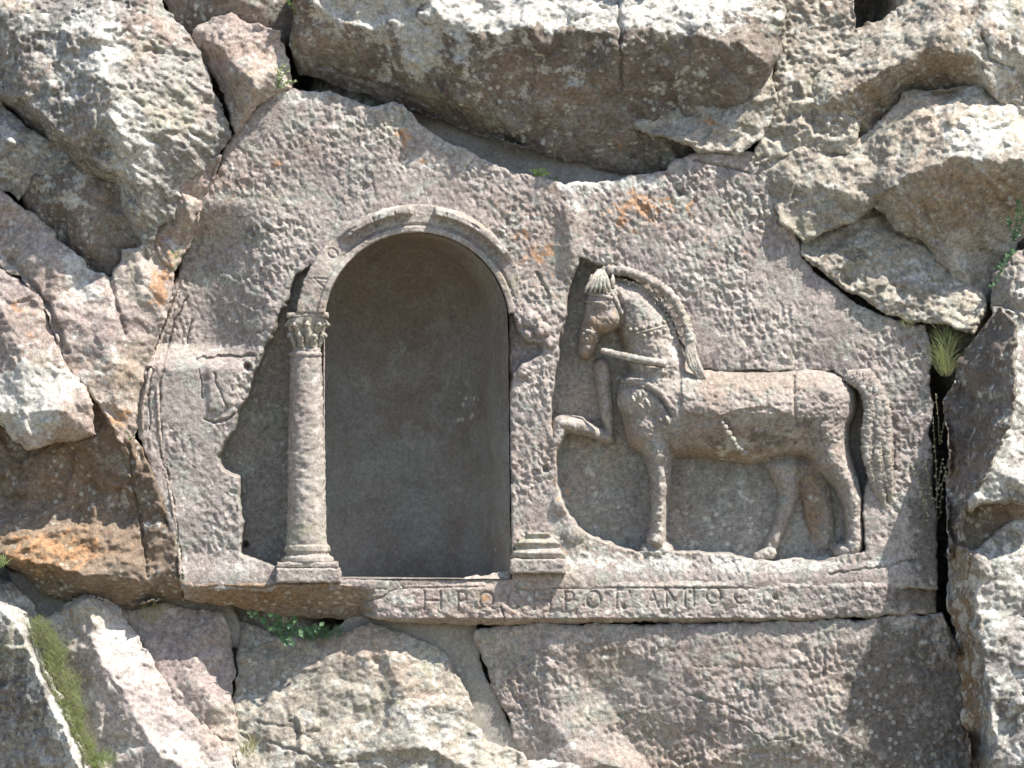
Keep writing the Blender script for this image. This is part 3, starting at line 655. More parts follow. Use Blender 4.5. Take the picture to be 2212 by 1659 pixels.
def arch_h(X, Y):
    r = np.hypot(X-NC[0], Y-NC[1]); th = np.degrees(np.arctan2(X-NC[0], NC[1]-Y))
    b = face_base(NC[0]+0*X, Y)*.6+8+1.6*fbm(X, Y, 24, 303, 4, .6)+chips(X, Y, 14, 304, 1.6)
    b = b-8*sst(20, 60, th)
    b = b+20*sst(-38, -62, th)
    b = b-6.5*np.exp(-((r-NR-18)/2.6)**2)*sst(-75, -30, th)
    b = b+4*(r < NR+15)
    hood = sst(NR+38, NR+42, r)*sst(OUT+2, OUT-9, r)
    rng_ = np.maximum(sst(-44, -34, th)*sst(-2.0, -3.0, th), sst(8.5, 9.5, th)*sst(58, 50, th))
    b = b+23*hood*rng_
    d = stroke_d(X, Y, arcL); b = b-3.6*np.clip(1.5-d/2.0, 0, 1)
    return b
field('archivolt', (630,430,1120,690), 1.9, arch_sd, arch_h, CARVE, carved, skirt=40, rim=4, rimh=3,
      blobs=[(1080,610,(30,60),0,.6),(1040,540,(35,40),0,.5),(990,500,30,0,.5),(870,440,(80,14),1,.6),(1000,450,(60,20),1,.4),(700,560,60,1,.1),(800,450,60,1,.4)], base=(0,.05,0,0))

# inscription band
BAND = [(393,1244),(470,1246),(560,1250),(640,1252),(735,1252),(760,1256),(860,1254),(980,1250),(1060,1238),(1100,1228),(1160,1232),(1250,1236),(1500,1246),(1700,1244),(1850,1238),(2022,1218),
        (2024,1322),(1960,1326),(1880,1332),(1700,1342),(1500,1347),(1300,1347),(1040,1352),(900,1348),(840,1343),(790,1336),(690,1338),(600,1328),(500,1308),(430,1300),(398,1298)]
txt = [('H',934,1297,41,38),('P',1000,1297,24,38),('Q',1050,1297,36,38),('C',1108,1297,32,38),('H',1171,1297,41,38),('P',1232,1297,26,38),('O',1281,1295,36,38),('G',1346,1294,34,38),('A',1408,1292,32,38),('M',1456,1290,40,40),('I',1502,1289,10,40),('O',1540,1287,36,38),('C',1598,1286,34,38)]
bl = []
for t_ in txt: bl += letter(*t_)
def band_sd(X, Y):
    wx = X; wy = Y+4*vn(X, Y, 30, 401)+2.2*vn(X, Y, 11, 402)+6*vn(X, Y, 90, 403)
    return polysd(wx, wy, BAND)
def band_h(X, Y):
    h = 17+6*fbm(X, Y, 160, 404, 2)+1.7*fbm(X, Y, 20, 405, 4, .6)+chips(X, Y, 18, 406, 2.6)+chips(X, Y, 30, 407, 9)*sst(1308, 1325, Y)+chips(X, Y, 26, 417, 7)*sst(1272, 1262, Y)
    tm = toolmarks(X, Y, 408, .45); h = h+tm*(sst(1300, 1330, Y)+sst(1500, 1700, X)).clip(0, 1)
    top = sst(1270, 1240, Y); h = h-20*top*sst(700, 800, X)-16*top*sst(800, 700, X)
    h = h-5*np.exp(-((Y-1270)/2.2)**2)*sst(1090, 1120, X)*sst(1660, 1600, X)
    h = h-4*np.exp(-((Y-1266-.02*(1100-X))/2.2)**2)*sst(730, 780, X)*sst(1060, 1040, X)
    # underside of the left end falls away
    k = sst(815, 780, X+6*vn(X, Y, 14, 409)); h = h-np.clip(Y-1264-3*vn(X,Y,40,410), 0, 100)*1.25*k*sst(380, 420, X)
    h = h-2.2*np.clip(Y-1335, 0, 50)*(1-k)
    d = stroke_d(X, Y, bl); h = h-4.8*np.clip(1.5-d/2.2, 0, 1)*(.72+.28*sst(-.4, .3, vn(X, Y, 30, 431)))
    h = h+cracks(X, Y, [([(790,1300),(830,1285),(870,1262),(900,1256)], 1.8, 6), ([(1086,1310),(1088,1350)], 2, 8)], 411)
    d = np.hypot(X-1348, Y-1311); h = h-9*np.clip(1.4-d/5, 0, 1)
    d = np.hypot(X-1674, Y-1290); h = h-12*np.clip(1.4-d/6, 0, 1)
    h = h-34*sst(1900, 2036, X)
    return h
field('inscription_band', (385,1205,2044,1362), 1.75, band_sd, band_h, TOOL, carved, skirt=120, rim=13, rimh=11,
      blobs=[(1050,1296,16,0,.9),(1110,1312,14,0,.6),(620,1290,(200,50),3,.9),(480,1280,(110,50),3,.7),(730,1300,(60,14),1,.5),(620,1285,60,0,.5),(700,1260,40,0,.6),(878,1296,(16,9),1,1.1),(852,1296,(8,9),1,1.),(900,1250,(150,10),1,.7),(1400,1248,(400,10),1,.45),(1990,1280,(90,60),2,1.2)])  # dark blob at the right end deepens the pillar's shadow in the colour

# lathe helper for columns
def lathe(name, cx, prof, mat, parent, ch, n=56, rough=1.2, seed=1, arc=(0, 2*math.pi), mask=(0,0,0,0), extra=None):
    """prof: (y, radius) top to bottom; ch: height of the axis above the wall plane"""
    V = []; 
    yy = [];
    for (y0, r0), (y1, r1) in zip(prof[:-1], prof[1:]):
        k = max(1, int(abs(y1-y0)/2.4)+int(abs(r1-r0)/3))
        for i in range(k): yy.append((y0+(y1-y0)*i/k, r0+(r1-r0)*i/k))
    yy.append(prof[-1])
    Y = np.array([p[0] for p in yy]); R = np.array([p[1] for p in yy])
    A = np.linspace(0, 2*math.pi, n, endpoint=False)
    YY, AA = np.meshgrid(Y, A, indexing='ij'); RR = np.repeat(R[:,None], n, 1)
    q = AA*R.max()
    dr = rough*fbm(q, YY, 16, seed, 3, .6)+rough*.8*chips(q, YY, 11, seed+3, 2.0)+rough*chips(q, YY, 30, seed+5, 2.2)
    RR = RR+dr*np.clip(RR/10, 0, 1)
    if extra is not None: RR = RR+extra(AA, YY)
    V = np.stack([cx+RR*np.cos(AA), YY, ch+RR*np.sin(AA)], -1).reshape(-1,3)
    F = []
    m = len(Y)
    for i in range(m-1):
        for j in range(n): F.append((i*n+j, i*n+(j+1) % n, (i+1)*n+(j+1) % n, (i+1)*n+j))
    mk = np.zeros((len(V),4)); mk[:] = mask
    return meshobj(name, V, F, mat, parent, mask=mk)
col = empty('column', 662, 1258, -20, carved)
COLH = -14
lathe('shaft', 662, [(758,31),(763,35),(768,35),(771,32),(776,34),(900,38),(1050,40.5),(1168,43),(1188,44)], CARVE, col, COLH, seed=501, rough=1.7, mask=(0,.1,0,0))
lathe('base', 664, [(1176,44),(1180,48),(1190,49),(1194,46),(1198,46),(1204,55),(1212,57),(1218,54)], CARVE, col, COLH, seed=511, rough=1.6)
def block(name, x0, x1, y0, y1, h0, h1, mat, parent, seed, step=2.2, lump=1.5, xt=0):
    def sd(X, Y):
        sx = xt*(Y-y0)/(y1-y0)
        return np.minimum(np.minimum(X-x0+sx, x1+sx-X), np.minimum(Y-y0, y1-Y))+lump*vn(X, Y, 15, seed)
    return field(name, (x0-10, y0-6, x1+10, y1+6), step, sd, lambda X, Y: h1+lump*fbm(X, Y, 18, seed+1, 3, .6)+chips(X, Y, 16, seed+2, 3), mat, parent, skirt=h1-h0, rim=4, rimh=4, slope=0)
block('plinth', 600, 729, 1214, 1226, -80, 40, CARVE, col, 521, xt=3)
block('plinth', 598, 735, 1227, 1258, -80, 46, CARVE, col, 523, xt=2)
# capital: bell, leaves, volutes and slab
def acan(AA, YY):
    t = (YY-676)/84
    k = np.clip(np.cos(AA*4+.6), 0, 1)**.6
    low = np.exp(-((t-.6)/.14)**2)*9*k
    k2 = np.clip(np.cos(AA*4+.6+math.pi), 0, 1)**.6
    up = np.exp(-((t-.28)/.16)**2)*11*k2
    rib = -1.8*np.abs(np.sin(AA*12))*np.exp(-((t-.5)/.4)**2)
    return low+up+rib
lathe('capital', 664, [(684,42),(690,40),(704,35),(722,30),(742,27),(750,26),(753,31),(758,31)], CARVE, col, COLH, seed=531, rough=1.3, extra=acan)
block('abacus', 620, 709, 675, 686, -60, 26, CARVE, col, 541, lump=1.2)
def tube(name, pts, mat, parent=None, n=8, rough=.4, seed=1, mask=None):
    """pts: (x, y, h, r)"""
    P = []
    for a, b in zip(pts[:-1], pts[1:]):
        k = max(1, int(math.dist(a[:3], b[:3])/3.0))
        for i in range(k): P.append([a[j]+(b[j]-a[j])*i/k for j in range(4)])
    P.append(list(pts[-1])); P = np.array(P, float)
    T = np.gradient(P[:,:3], axis=0); T /= np.maximum(np.linalg.norm(T, axis=1, keepdims=True), 1e-6)
    up = np.where(np.abs(T[:,2:3]) < .9, np.array([[0,0,1.]]), np.array([[1.,0,0]]))
    A = np.cross(T, up); A /= np.linalg.norm(A, axis=1, keepdims=True); B = np.cross(T, A)
    V = []
    for j in range(n):
        a = 2*math.pi*j/n
        rr = P[:,3]*(1+rough*.5*vn(P[:,0]+j*7, P[:,1]+j*3, 5, seed))
        V.append(P[:,:3]+(A*math.cos(a)+B*math.sin(a))*rr[:,None])
    V = np.stack(V, 1).reshape(-1,3); F = []
    for i in range(len(P)-1):
        for j in range(n): F.append((i*n+j, i*n+(j+1) % n, (i+1)*n+(j+1) % n, (i+1)*n+j))
    V = np.concatenate([V, P[:1,:3]-T[:1]*P[0,3]*.6, P[-1:,:3]+T[-1:]*P[-1,3]*.6]); t0 = len(V)-2; e = (len(P)-1)*n
    F3 = [(t0, (j+1) % n, j) for j in range(n)]+[(t0+1, e+j, e+(j+1) % n) for j in range(n)]
    return V, F, F3
def join(parts):
    VV, F4, F3, o = [], [], [], 0
    for V, a, b in parts:
        VV.append(V)
        if len(a): F4.append(np.asarray(a)+o)
        if len(b): F3.append(np.asarray(b)+o)
        o += len(V)
    return np.concatenate(VV), (np.concatenate(F4) if F4 else None), (np.concatenate(F3) if F3 else None)
def tubes(name, lst, mat, parent, mask=(0,0,0,0), seed=1, **k):
    V, F4, F3 = join([tube(name, p, mat, seed=seed+i, **k) for i, p in enumerate(lst)])
    mk = np.zeros((len(V),4)); mk[:] = mask
    return meshobj(name, V, F4, mat, parent, F3=F3, mask=mk)
def spiral(cx, cy, h, r, sg):
    return [(cx+sg*r*(1-i/16)*math.cos(i*.62), cy-r*(1-i/16)*math.sin(i*.62), h+i*.2, 3.0-i*.06) for i in range(14)]
for sg, cx_ in ((-1, 631), (1, 697)):
    tubes('volute', [spiral(cx_, 698, 16, 9, sg)], CARVE, col, seed=551)
for row, (y0_, y1_, n_) in enumerate(((752,722,4),(742,698,5))):
    for i in range(n_):
        a = math.pi*(i+.5)/n_; r0 = 27; r1 = 38-row*0+row*4
        P_ = [(664+r0*math.cos(a), y0_, COLH+r0*math.sin(a), 4), (664+(r0+4)*math.cos(a), (y0_+y1_)/2, COLH+(r0+4)*math.sin(a), 6.5), (664+r1*math.cos(a), y1_, COLH+r1*math.sin(a), 6), (664+(r1+7)*math.cos(a), y1_+5, COLH+(r1+7)*math.sin(a), 4)]
        tubes('carved_leaf', [P_], CARVE, col, rough=1.2, seed=535+i+row*9)
for i, v_ in enumerate(VEINS): tubes('mineral_vein', [v_], TAN, carved, mask=(0,.2,0,.3), rough=1.6, seed=801+i)
# right-hand column base, what is left of it
def rb_sd(X, Y):
    half = 46+np.where(Y > 1172, 4, 0)+np.where(Y > 1188, 5, 0)+np.where(Y > 1196, 4, 0)+2*vn(X, Y, 14, 561)
    cxm = 1162+.0*Y
    half = half-np.clip(1172-Y, 0, 20)*1.1
    return np.minimum(half-np.abs(X-cxm), np.minimum(Y-1150, 1207-Y))
def rb_h(X, Y):
    u = np.clip(np.abs(X-1162)/62, 0, 1)
    return 40*np.sqrt(1-u*u*.9)-14+5*np.cos((Y-1150)/57*math.pi*2*2.6)+chips(X, Y, 16, 562, 2.5)+1.2*fbm(X, Y, 14, 563, 3)+.25*(Y-1150)
rbase = empty('broken_column_base', 1163, 1232, 0, carved)
field('torus', (1095,1140,1230,1216), 2.0, rb_sd, rb_h, CARVE, rbase, skirt=70, rim=5, rimh=6, base=(0,.35,0,0))
block('plinth', 1101, 1222, 1207, 1238, -60, 44, CARVE, rbase, 565)

# ------------------------------------------------------------------ the horse
horse = empty('horse', 1600, 1212, -70, carved)
horse['label'] = 'saddled horse carved in high relief facing left, one foreleg raised'
# (x1,y1,r1,base1,H1, x2,y2,r2,base2,H2)
BP = -72
caps = [
 # barrel, chest, croup
 (1480,885,104,BP,118, 1620,895,106,BP,122), (1620,895,106,BP,122, 1745,885,100,BP,112), (1745,872,88,BP,112, 1778,870,78,BP,112), (1768,900,82,BP,112, 1772,930,68,BP,104),
 (1430,850,78,BP,112, 1395,860,64,BP,104), (1392,850,58,BP,100, 1400,930,50,BP,98),
 # neck
 (1432,800,70,BP,104, 1405,720,64,BP,96), (1405,720,64,BP,96, 1365,655,52,BP,90), (1365,655,50,BP,90, 1322,630,36,BP,86),
 # head
 (1312,622,32,BP,92, 1312,672,40,BP,98), (1318,688,30,BP,104, 1300,700,26,BP,100), (1300,650,34,BP,96, 1276,720,25,BP,88), (1276,720,25,BP,88, 1268,752,20,BP,82), (1268,752,19,BP,82, 1266,762,15,BP,76),
 # near foreleg
 (1408,930,50,BP,96, 1426,985,31,BP,86), (1426,985,31,BP,86, 1428,1052,22,BP,78), (1428,1052,22.5,BP,80, 1426,1064,21.5,BP,80), (1426,1064,20,BP,76, 1424,1150,17,BP,70), (1424,1150,19,BP,72, 1418,1168,23,BP,76), (1400,1194,20,BP,66, 1436,1190,22,BP,68),
 # raised far foreleg
 (1300,790,20,BP-6,48, 1312,900,15,BP-6,38), (1312,900,15,BP-6,38, 1318,948,9,BP-6,26), (1316,948,13,BP,34, 1250,918,17,BP,60), (1250,918,20,BP,66, 1216,915,19,BP,74), (1212,916,20,BP,76, 1198,955,17,BP,74), (1198,955,17,BP,74, 1184,990,14,BP,70),
 # near hind leg
 (1775,930,68,BP,100, 1798,985,44,BP,88), (1798,985,44,BP,88, 1830,1040,29,BP,82), (1830,1040,29,BP,82, 1844,1080,24,BP,78), (1844,1080,23,BP,78, 1850,1160,19,BP,74), (1848,1165,22,BP,76, 1846,1180,23,BP,76), (1822,1193,22,BP,66, 1846,1190,20,BP,70),
 # far hind leg and the pier behind it
 (1690,985,42,BP-8,50, 1708,1060,25,BP-10,38), (1708,1060,24,BP-10,38, 1692,1120,18,BP-10,32), (1692,1120,18,BP-10,32, 1668,1180,16,BP-10,32), (1665,1195,17,BP-8,36, 1640,1205,14,BP-8,34),
 (1752,1000,34,BP-14,32, 1768,1090,34,BP-14,24), (1768,1090,34,BP-14,24, 1780,1165,28,BP-14,12),
]
def caph(X, Y):
    """smooth union height and signed distance of all swelling limbs"""
    E = np.zeros(X.shape); SD = np.full(X.shape, -1e3); k = 5.0
    num = np.full(X.shape, -1e3)
    for (x1,y1,r1,b1,h1,x2,y2,r2,b2,h2) in caps:
        m = (X > min(x1-r1, x2-r2)-14) & (X < max(x1+r1, x2+r2)+14) & (Y > min(y1-r1, y2-r2)-14) & (Y < max(y1+r1, y2+r2)+14)
        if not m.any(): continue
        d, t = segd(X[m], Y[m], (x1,y1), (x2,y2))
        r = r1+(r2-r1)*t; b = b1+(b2-b1)*t; hh = h1+(h2-h1)*t
        q = d/r
        v = b+hh*np.sqrt(np.clip(1-q**2.3, 0, 1))-np.clip(d-r, 0, 99)*3
        a = num[m]; dv = np.abs(a-v)
        num[m] = np.maximum(a, v)+np.clip(k*2.2-dv, 0, 99)**2/(k*8.8)
        sdm = r-d; s0 = SD[m]; ds = np.abs(s0-sdm)
        SD[m] = np.maximum(s0, sdm)+np.clip(8-ds, 0, 99)**2/32
    return num, SD
def horse_sd(X, Y):
    return caph(X+3*vn(X, Y, 24, 601)+1.3*vn(X, Y, 8, 603), Y+3*vn(X, Y, 24, 602)+1.3*vn(X, Y, 8, 604))[1]
def horse_h(X, Y):
    h = caph(X, Y)[0]
    n = 3.2*fbm(X, Y, 38, 611, 4, .6)+chips(X, Y, 16, 612, 4.5)+chips(X, Y, 34, 617, 6)+1.3*fbm(X, Y, 8, 613, 2)
    f1 = worley(X, Y, 10, 614)[0]; n = n-2.6*np.clip(1-2*f1, 0, 1)*sst(-.3, .3, vn(X, Y, 60, 618))
    h = h+n
    # saddle-cloth edge, croup crescent, cheek groove, breast collar line, flank fold
    g = [([(1714,812),(1712,850),(1718,905),(1722,920)], 3.2, 7), ([(1712,822),(1722,800),(1750,788)], 2.6, 4), ([(1336,640),(1348,668),(1346,700),(1330,716)], 3.4, 8),
         ([(1331,840),(1365,834),(1405,845),(1432,868),(1449,900)], 3.2, 9), ([(1356,745),(1330,752),(1318,790),(1328,826)], 4, 10), ([(1334,772),(1430,792)], 4.5, 9), ([(1256,742),(1280,744)], 1.8, 4)]
    for pts, wd, dp in g:
        d = lined(X, Y, pts); h = h-dp*np.clip(1.4-d/wd, 0, 1)
    h = h-np.clip(Y-893-4*vn(X, Y, 40, 640), 0, 60)*.42*sst(1455, 1480, X)*sst(1800, 1740, X)*sst(1012, 985, Y)
    d = lined(X, Y, [(1424,634),(1444,652),(1460,680),(1472,708),(1480,736)]); h = h-26*np.clip(1.5-d/7, 0, 1)
    h = h+6.5*sst(0, 4, polysd(X, Y, [(1470,800),(1714,805),(1716,905),(1660,880),(1600,886),(1540,905),(1470,890)]))
    for ex, ey, r_, dp in ((1284,668,4.5,6),(1258,745,3.2,6)):
        d = np.hypot(X-ex, Y-ey); h = h-dp*np.clip(1.4-d/r_, 0, 1)
    return h
field('body', (1160,560,1900,1225), 2.15, horse_sd, horse_h, CARVE, horse, skirt=26, rim=0,
      blobs=[(1315,690,28,0,.9),(1280,700,(30,50),3,.5),(1300,740,60,3,.4),(1770,800,(70,24),0,.5),(1600,820,(150,30),3,.35),(1430,790,50,1,.5),(1440,760,40,0,.2),(1590,955,(30,20),1,.9),(1560,975,22,1,.8),(1790,860,60,1,.15),(1640,945,(170,55),2,.55),(1780,900,60,2,.3),(1750,1090,(30,100),3,.9),(1450,930,(25,50),0,.5),(1240,915,50,1,.4),(1420,1180,40,1,.4),(1830,1000,60,1,.3),(1850,1120,(30,80),1,.4),(1560,985,(130,22),3,.7),(1360,930,(30,60),3,.5)],
      base=(0,.05,0.05,0.0))
def hy(x, y):   # height of the body surface at one point
    return float(caph(np.array([float(x)]), np.array([float(y)]))[0][0])
def on(pts, r, lift=.35):
    out = []
    for a, b in zip(pts[:-1], pts[1:]):
        k = max(1, int(math.hypot(b[0]-a[0], b[1]-a[1])/6))
        for i in range(k):
            x = a[0]+(b[0]-a[0])*i/k; y = a[1]+(b[1]-a[1])*i/k; out.append((x, y, hy(x, y)+r*lift, r))
    x, y = pts[-1]; out.append((x, y, hy(x, y)+r*lift, r)); return out
# mane: arched crest with a beaded plait inside it
crest = [(1300,590,-8,10),(1318,584,-2,9.5),(1345,585,4,9),(1376,594,8,8.5),(1410,608,10,8.5),(1438,627,10,8.5),(1460,652,12,8),(1476,682,12,8),(1487,712,14,8),(1493,742,18,10)]
mane = empty('mane', 1420, 760, -60, horse)
crest = [(x, y, h, r+1.8) for x, y, h, r in crest]
mb = [tube('m', crest, CARVE, n=12, rough=1.3, seed=621)]
for i in range(4):
    o = (i-1.5)*5.0
    mb.append(tube('m', [(1490+o*.5,738,20,6),(1492+o,765,26,6.5),(1500+o*1.1,790,30,6),(1514+o*.8,812,26,5),(1527+o*.3,826,18,3)], CARVE, n=8, rough=.5, seed=625+i))
V, F4, F3 = join(mb); mk = np.zeros((len(V),4)); mk[:,1] = .25
meshobj('crest', V, F4, CARVE, mane, F3=F3, mask=mk) if False else meshobj('mane_crest', V, F4, CARVE, horse, F3=F3, mask=mk)
bpy.data.objects.remove(mane)
plait = [(1326,602),(1352,607),(1381,618),(1402,631),(1418,647),(1430,664),(1440,682),(1448,700),(1455,718),(1461,736),(1466,752)]
bd = []; tot = []
for a, b in zip(plait[:-1], plait[1:]):
    k = max(1, round(math.hypot(b[0]-a[0], b[1]-a[1])/8.5))
    for i in range(k): tot.append((a[0]+(b[0]-a[0])*i/k, a[1]+(b[1]-a[1])*i/k))
def bead(x, y, h, r, seed=0, sx=1., sy=1.):
    n, m = 10, 7; V = []
    for i in range(m+1):
        p = math.pi*i/m
        for j in range(n):
            a = 2*math.pi*j/n; V.append((x+sx*r*math.sin(p)*math.cos(a), y+sy*r*math.sin(p)*math.sin(a), h+r*math.cos(p)))
    F = [(i*n+j, i*n+(j+1) % n, (i+1)*n+(j+1) % n, (i+1)*n+j) for i in range(m) for j in range(n)]
    return np.array(V, float), F, []
def beads(name, lst, parent, mask=(0,.1,0,0), mat=None, single=False):
    if single:
        for b in lst: beads(name, [b], parent, mask, mat)
        return
    V, F4, _ = join([bead(*b) for b in lst]); mk = np.zeros((len(V),4)); mk[:] = mask
    return meshobj(name, V, F4, mat or CARVE, parent, mask=mk)
beads('plait', [(x, y, max(hy(x, y), -20)+4, 5.4+.6*math.sin(i), 0, 1, 1) for i, (x, y) in enumerate(tot)], horse)
for i, (x, y) in enumerate([(1418,642),(1430,656),(1440,672),(1449,692),(1456,711),(1464,731)]):
    tubes('mane_lock', [[(x, y, 4, 2.4),(x+11, y-4, 6, 2.2),(x+24-i*.6, y-7, 8, 2.6)]], CARVE, horse, seed=641+i)
# forelock
tubes('forelock', [[(1298+o*.3,586,-2,6),(1294+o*1.0,604,26,5.2),(1290+o*1.6,622,30,4),(1288+o*1.7,632,26,2)] for o in (-14,-8,-2,4,10,16)], CARVE, horse, mask=(0,.15,0,0), seed=651)
# ears
for ex in (1276, 1322):
    tubes('ear', [[(ex,622,14,6),(ex+1,608,18,6),(ex+2,594,10,2.5)]], CARVE, horse, seed=655)
# bridle
tubes('bridle', [on([(1266,632),(1290,636),(1322,644)], 4.5), on([(1322,634),(1334,655),(1345,678)], 4.2), on([(1260,712),(1276,716),(1285,724)], 3.2), on([(1262,650),(1300,655)], 3.4)], CARVE, horse, mask=(.1,.2,0,0), seed=661)
beads('bit_ring', [(x, y, hy(x, y)+2, r, 0, 1, 1) for x, y, r in ((1262,722,5),(1268,732,4.5),(1283,718,3.5),(1287,727,3.2),(1289,736,3.2),(1292,745,3.2),(1295,754,3.5))], horse, mask=(0,.5,0,0), single=True)
# rein tied back along the neck
tubes('rein', [[(1300,757,8,6),(1312,760,12,7),(1330,765,22,7.5),(1380,776,40,8),(1410,781,42,8.5),(1436,784,40,8)]], CARVE, horse, mask=(0,.35,0,0), seed=671)
# necklace with paired drops
tubes('necklace', [on([(1366,722),(1400,714),(1436,704)], 2.2, .8)], CARVE, horse, mask=(.1,.3,0,0), seed=681)
nl = []
for i in range(5):
    x = 1374+i*15; y = 720-i*3.9
    nl += [(x, y-8, hy(x, y-8)+1, 5.0), (x+2, y+9, hy(x, y+9)+1, 5.0)]
nl += [(1362,712,hy(1362,712)+1,5.2), (1366,736,hy(1366,736)+1,5)]
beads('necklace_drop', nl, horse, single=True)
# leaf ornament on the breast and small drops below
for i, (x, y, x2, y2, r) in enumerate(((1366,856,1372,872,4.5),(1384,846,1380,864,4.2),(1394,860,1404,880,4),(1380,872,1392,884,4),(1386,842,1392,852,4),(1422,900,1432,912,4),(1438,898,1446,916,4),(1430,916,1440,926,4))):
    tubes('carved_leaf', [[(x, y, hy(x, y)+2, r*.6), ((x+x2)/2, (y+y2)/2, hy((x+x2)/2, (y+y2)/2)+4, r), (x2, y2, hy(x2, y2)+2, r*.5)]], CARVE, horse, mask=(0,.4,0,0), seed=691+i)
# breast collar
tubes('breast_collar', [on([(1334,822),(1365,822),(1400,830),(1430,850),(1450,880)], 6, .1)], CARVE, horse, mask=(.15,.2,0,0), seed=695)
# girth knot hanging on the flank
beads('girth_knot', [(x, y, hy(x, y)+1, r, 0, 1, 1.1) for x, y, r in ((1560,914,4),(1566,923,6.5),(1567,931,5),(1574,937,7.5),(1577,945,5.5),(1583,950,7),(1588,959,5),(1593,967,7.5),(1601,970,5.5),(1606,978,6.5),(1614,979,5))], horse, mask=(0,.2,.1,0))
# tail
tl = []
for i in range(7):
    o = (i-3)*5.6; ph = i*1.9; e = (0, 26, -12, 34, 8, -20, 16)[i]
    wv = lambda k, a=3.2: a*math.sin(ph+k*1.3)
    tl.append(tube('t', [(1832+o*.2,808+abs(o)*.3,-6,10),(1864+o*.5,818+o*-.6,6,13),(1886+o*.8,846,14,12),(1893+o*1.1+wv(1.3),885,16,11.5),(1891+o*1.3+wv(2.2),932,15+3*math.sin(ph),11),(1895+o*1.25+wv(3.1),985,12+3*math.cos(ph),10.5),(1906+o*1.05+wv(3.8,4),1030,6,9),(1913+o*.95+wv(4.6,5),1064+e*.6,-4,7),(1915+o*.8+wv(5.4,5),1095+e,-18,4)], CARVE, n=10, rough=1.0, seed=701+i))
V, F4, F3 = join(tl); mk = np.zeros((len(V),4)); mk[:,1] = .15
meshobj('tail', V, F4, CARVE, horse, F3=F3, mask=mk)

# ------------------------------------------------------------------ plants
GRASS = flat_mat('fresh_grass', (.33,.44,.15), .6)
DRY = flat_mat('dry_grass', (.42,.38,.22), .7)
LEAF = flat_mat('green_leaf', (.12,.22,.11), .5)
PALEL = flat_mat('pale_leaf', (.36,.42,.22), .6)
FLOW = flat_mat('dry_flower', (.55,.50,.38), .8)
def blades(name, label, spots, mats, seed, L=(14,30), wd=1.4, lean=(0,0), cat='grass', up=1., spread=.55):
    rnd = random.Random(seed)
    root = None; byM = {}
    for (x, y, h, n, r) in spots:
        for _ in range(n):
            a = rnd.uniform(0, 6.28); q = r*math.sqrt(rnd.random())
            bx = x+q*math.cos(a); by = y+q*math.sin(a); bh = h+rnd.uniform(-.3, .3)*r
            l = rnd.uniform(*L); dx = rnd.gauss(lean[0], spread); dh = rnd.gauss(.35, .35)+lean[1]; cu = rnd.uniform(.1, .6)
            P = []
            for i in range(4):
                t = i/3
                P.append((bx+dx*l*t+cu*dx*l*t*t, by-up*l*(t-.25*cu*t*t*abs(dx)*2), bh+dh*l*t))
            w_ = wd*rnd.uniform(.6, 1.2); V = []
            c, s_ = math.cos(rnd.uniform(-.9,.9)), math.sin(rnd.uniform(-.9,.9))
            for i in range(3): V += [(P[i][0]-w_*c*(1-i*.25), P[i][1], P[i][2]-w_*s_), (P[i][0]+w_*c*(1-i*.25), P[i][1], P[i][2]+w_*s_)]
            V.append(P[3])
            byM.setdefault(rnd.randrange(len(mats)), []).append((np.array(V), [(0,1,3,2),(2,3,5,4)], [(4,5,6)]))
    Vs = []; 
    if len(byM) == 1:
        V, F4, F3 = join(byM[list(byM)[0]]); return tag(meshobj(name, V, F4, mats[list(byM)[0]], None, F3=F3), label, cat)
    root = empty(name, spots[0][0], spots[0][1], spots[0][2])
    for k, lst in byM.items():
        V, F4, F3 = join(lst); o = meshobj('blades', V, F4, mats[k], root, F3=F3)
    return tag(root, label, cat)
def sprig(name, label, stems, leafmat, stemmat, seed, leaf=(3,6), n=9, cat='plant', aspect=.45, stemr=.8):
    """stems: list of point lists (x, y, h)"""
    rnd = random.Random(seed); root = empty(name, *stems[0][0])
    st = [tube('s', [(p[0], p[1], p[2], stemr*(1-.5*i/len(s))) for i, p in enumerate(s)], None, n=5, seed=seed) for s in stems]
    V, F4, F3 = join(st); meshobj('stem', V, F4, stemmat, root, F3=F3)
    lv = []
    for s in stems:
        for k in range(n):
            t = (k+1)/n*(len(s)-1)*.999; i = int(t); f = t-i
            p = [s[i][j]+(s[i+1][j]-s[i][j])*f for j in range(3)]
            a = rnd.uniform(0, 6.28); l = rnd.uniform(*leaf); ht = rnd.uniform(-.5, .9)
            d = np.array([math.cos(a), math.sin(a)*.8, ht]); d /= np.linalg.norm(d)
            sd_ = np.cross(d, [rnd.gauss(0,.3), rnd.gauss(0,.3), 1.]); sd_ /= np.linalg.norm(sd_)+1e-6
            b0 = np.array(p); wv = sd_*l*aspect
            nrm = np.cross(d, sd_)*l*.12
            V = np.array([b0, b0+d*l*.35+wv*.8, b0+d*l*.7+wv*.7, b0+d*l, b0+d*l*.7-wv*.7, b0+d*l*.35-wv*.8, b0+d*l*.35+nrm, b0+d*l*.7+nrm])
            lv.append((V, [(1,2,7,6),(6,7,4,5)], [(0,1,6),(0,6,5),(2,3,7),(7,3,4)]))
    V, F4, F3 = join(lv); meshobj('leaves', V, F4, leafmat, root, F3=F3)
    return tag(root, label, cat)
rn = random.Random(4)
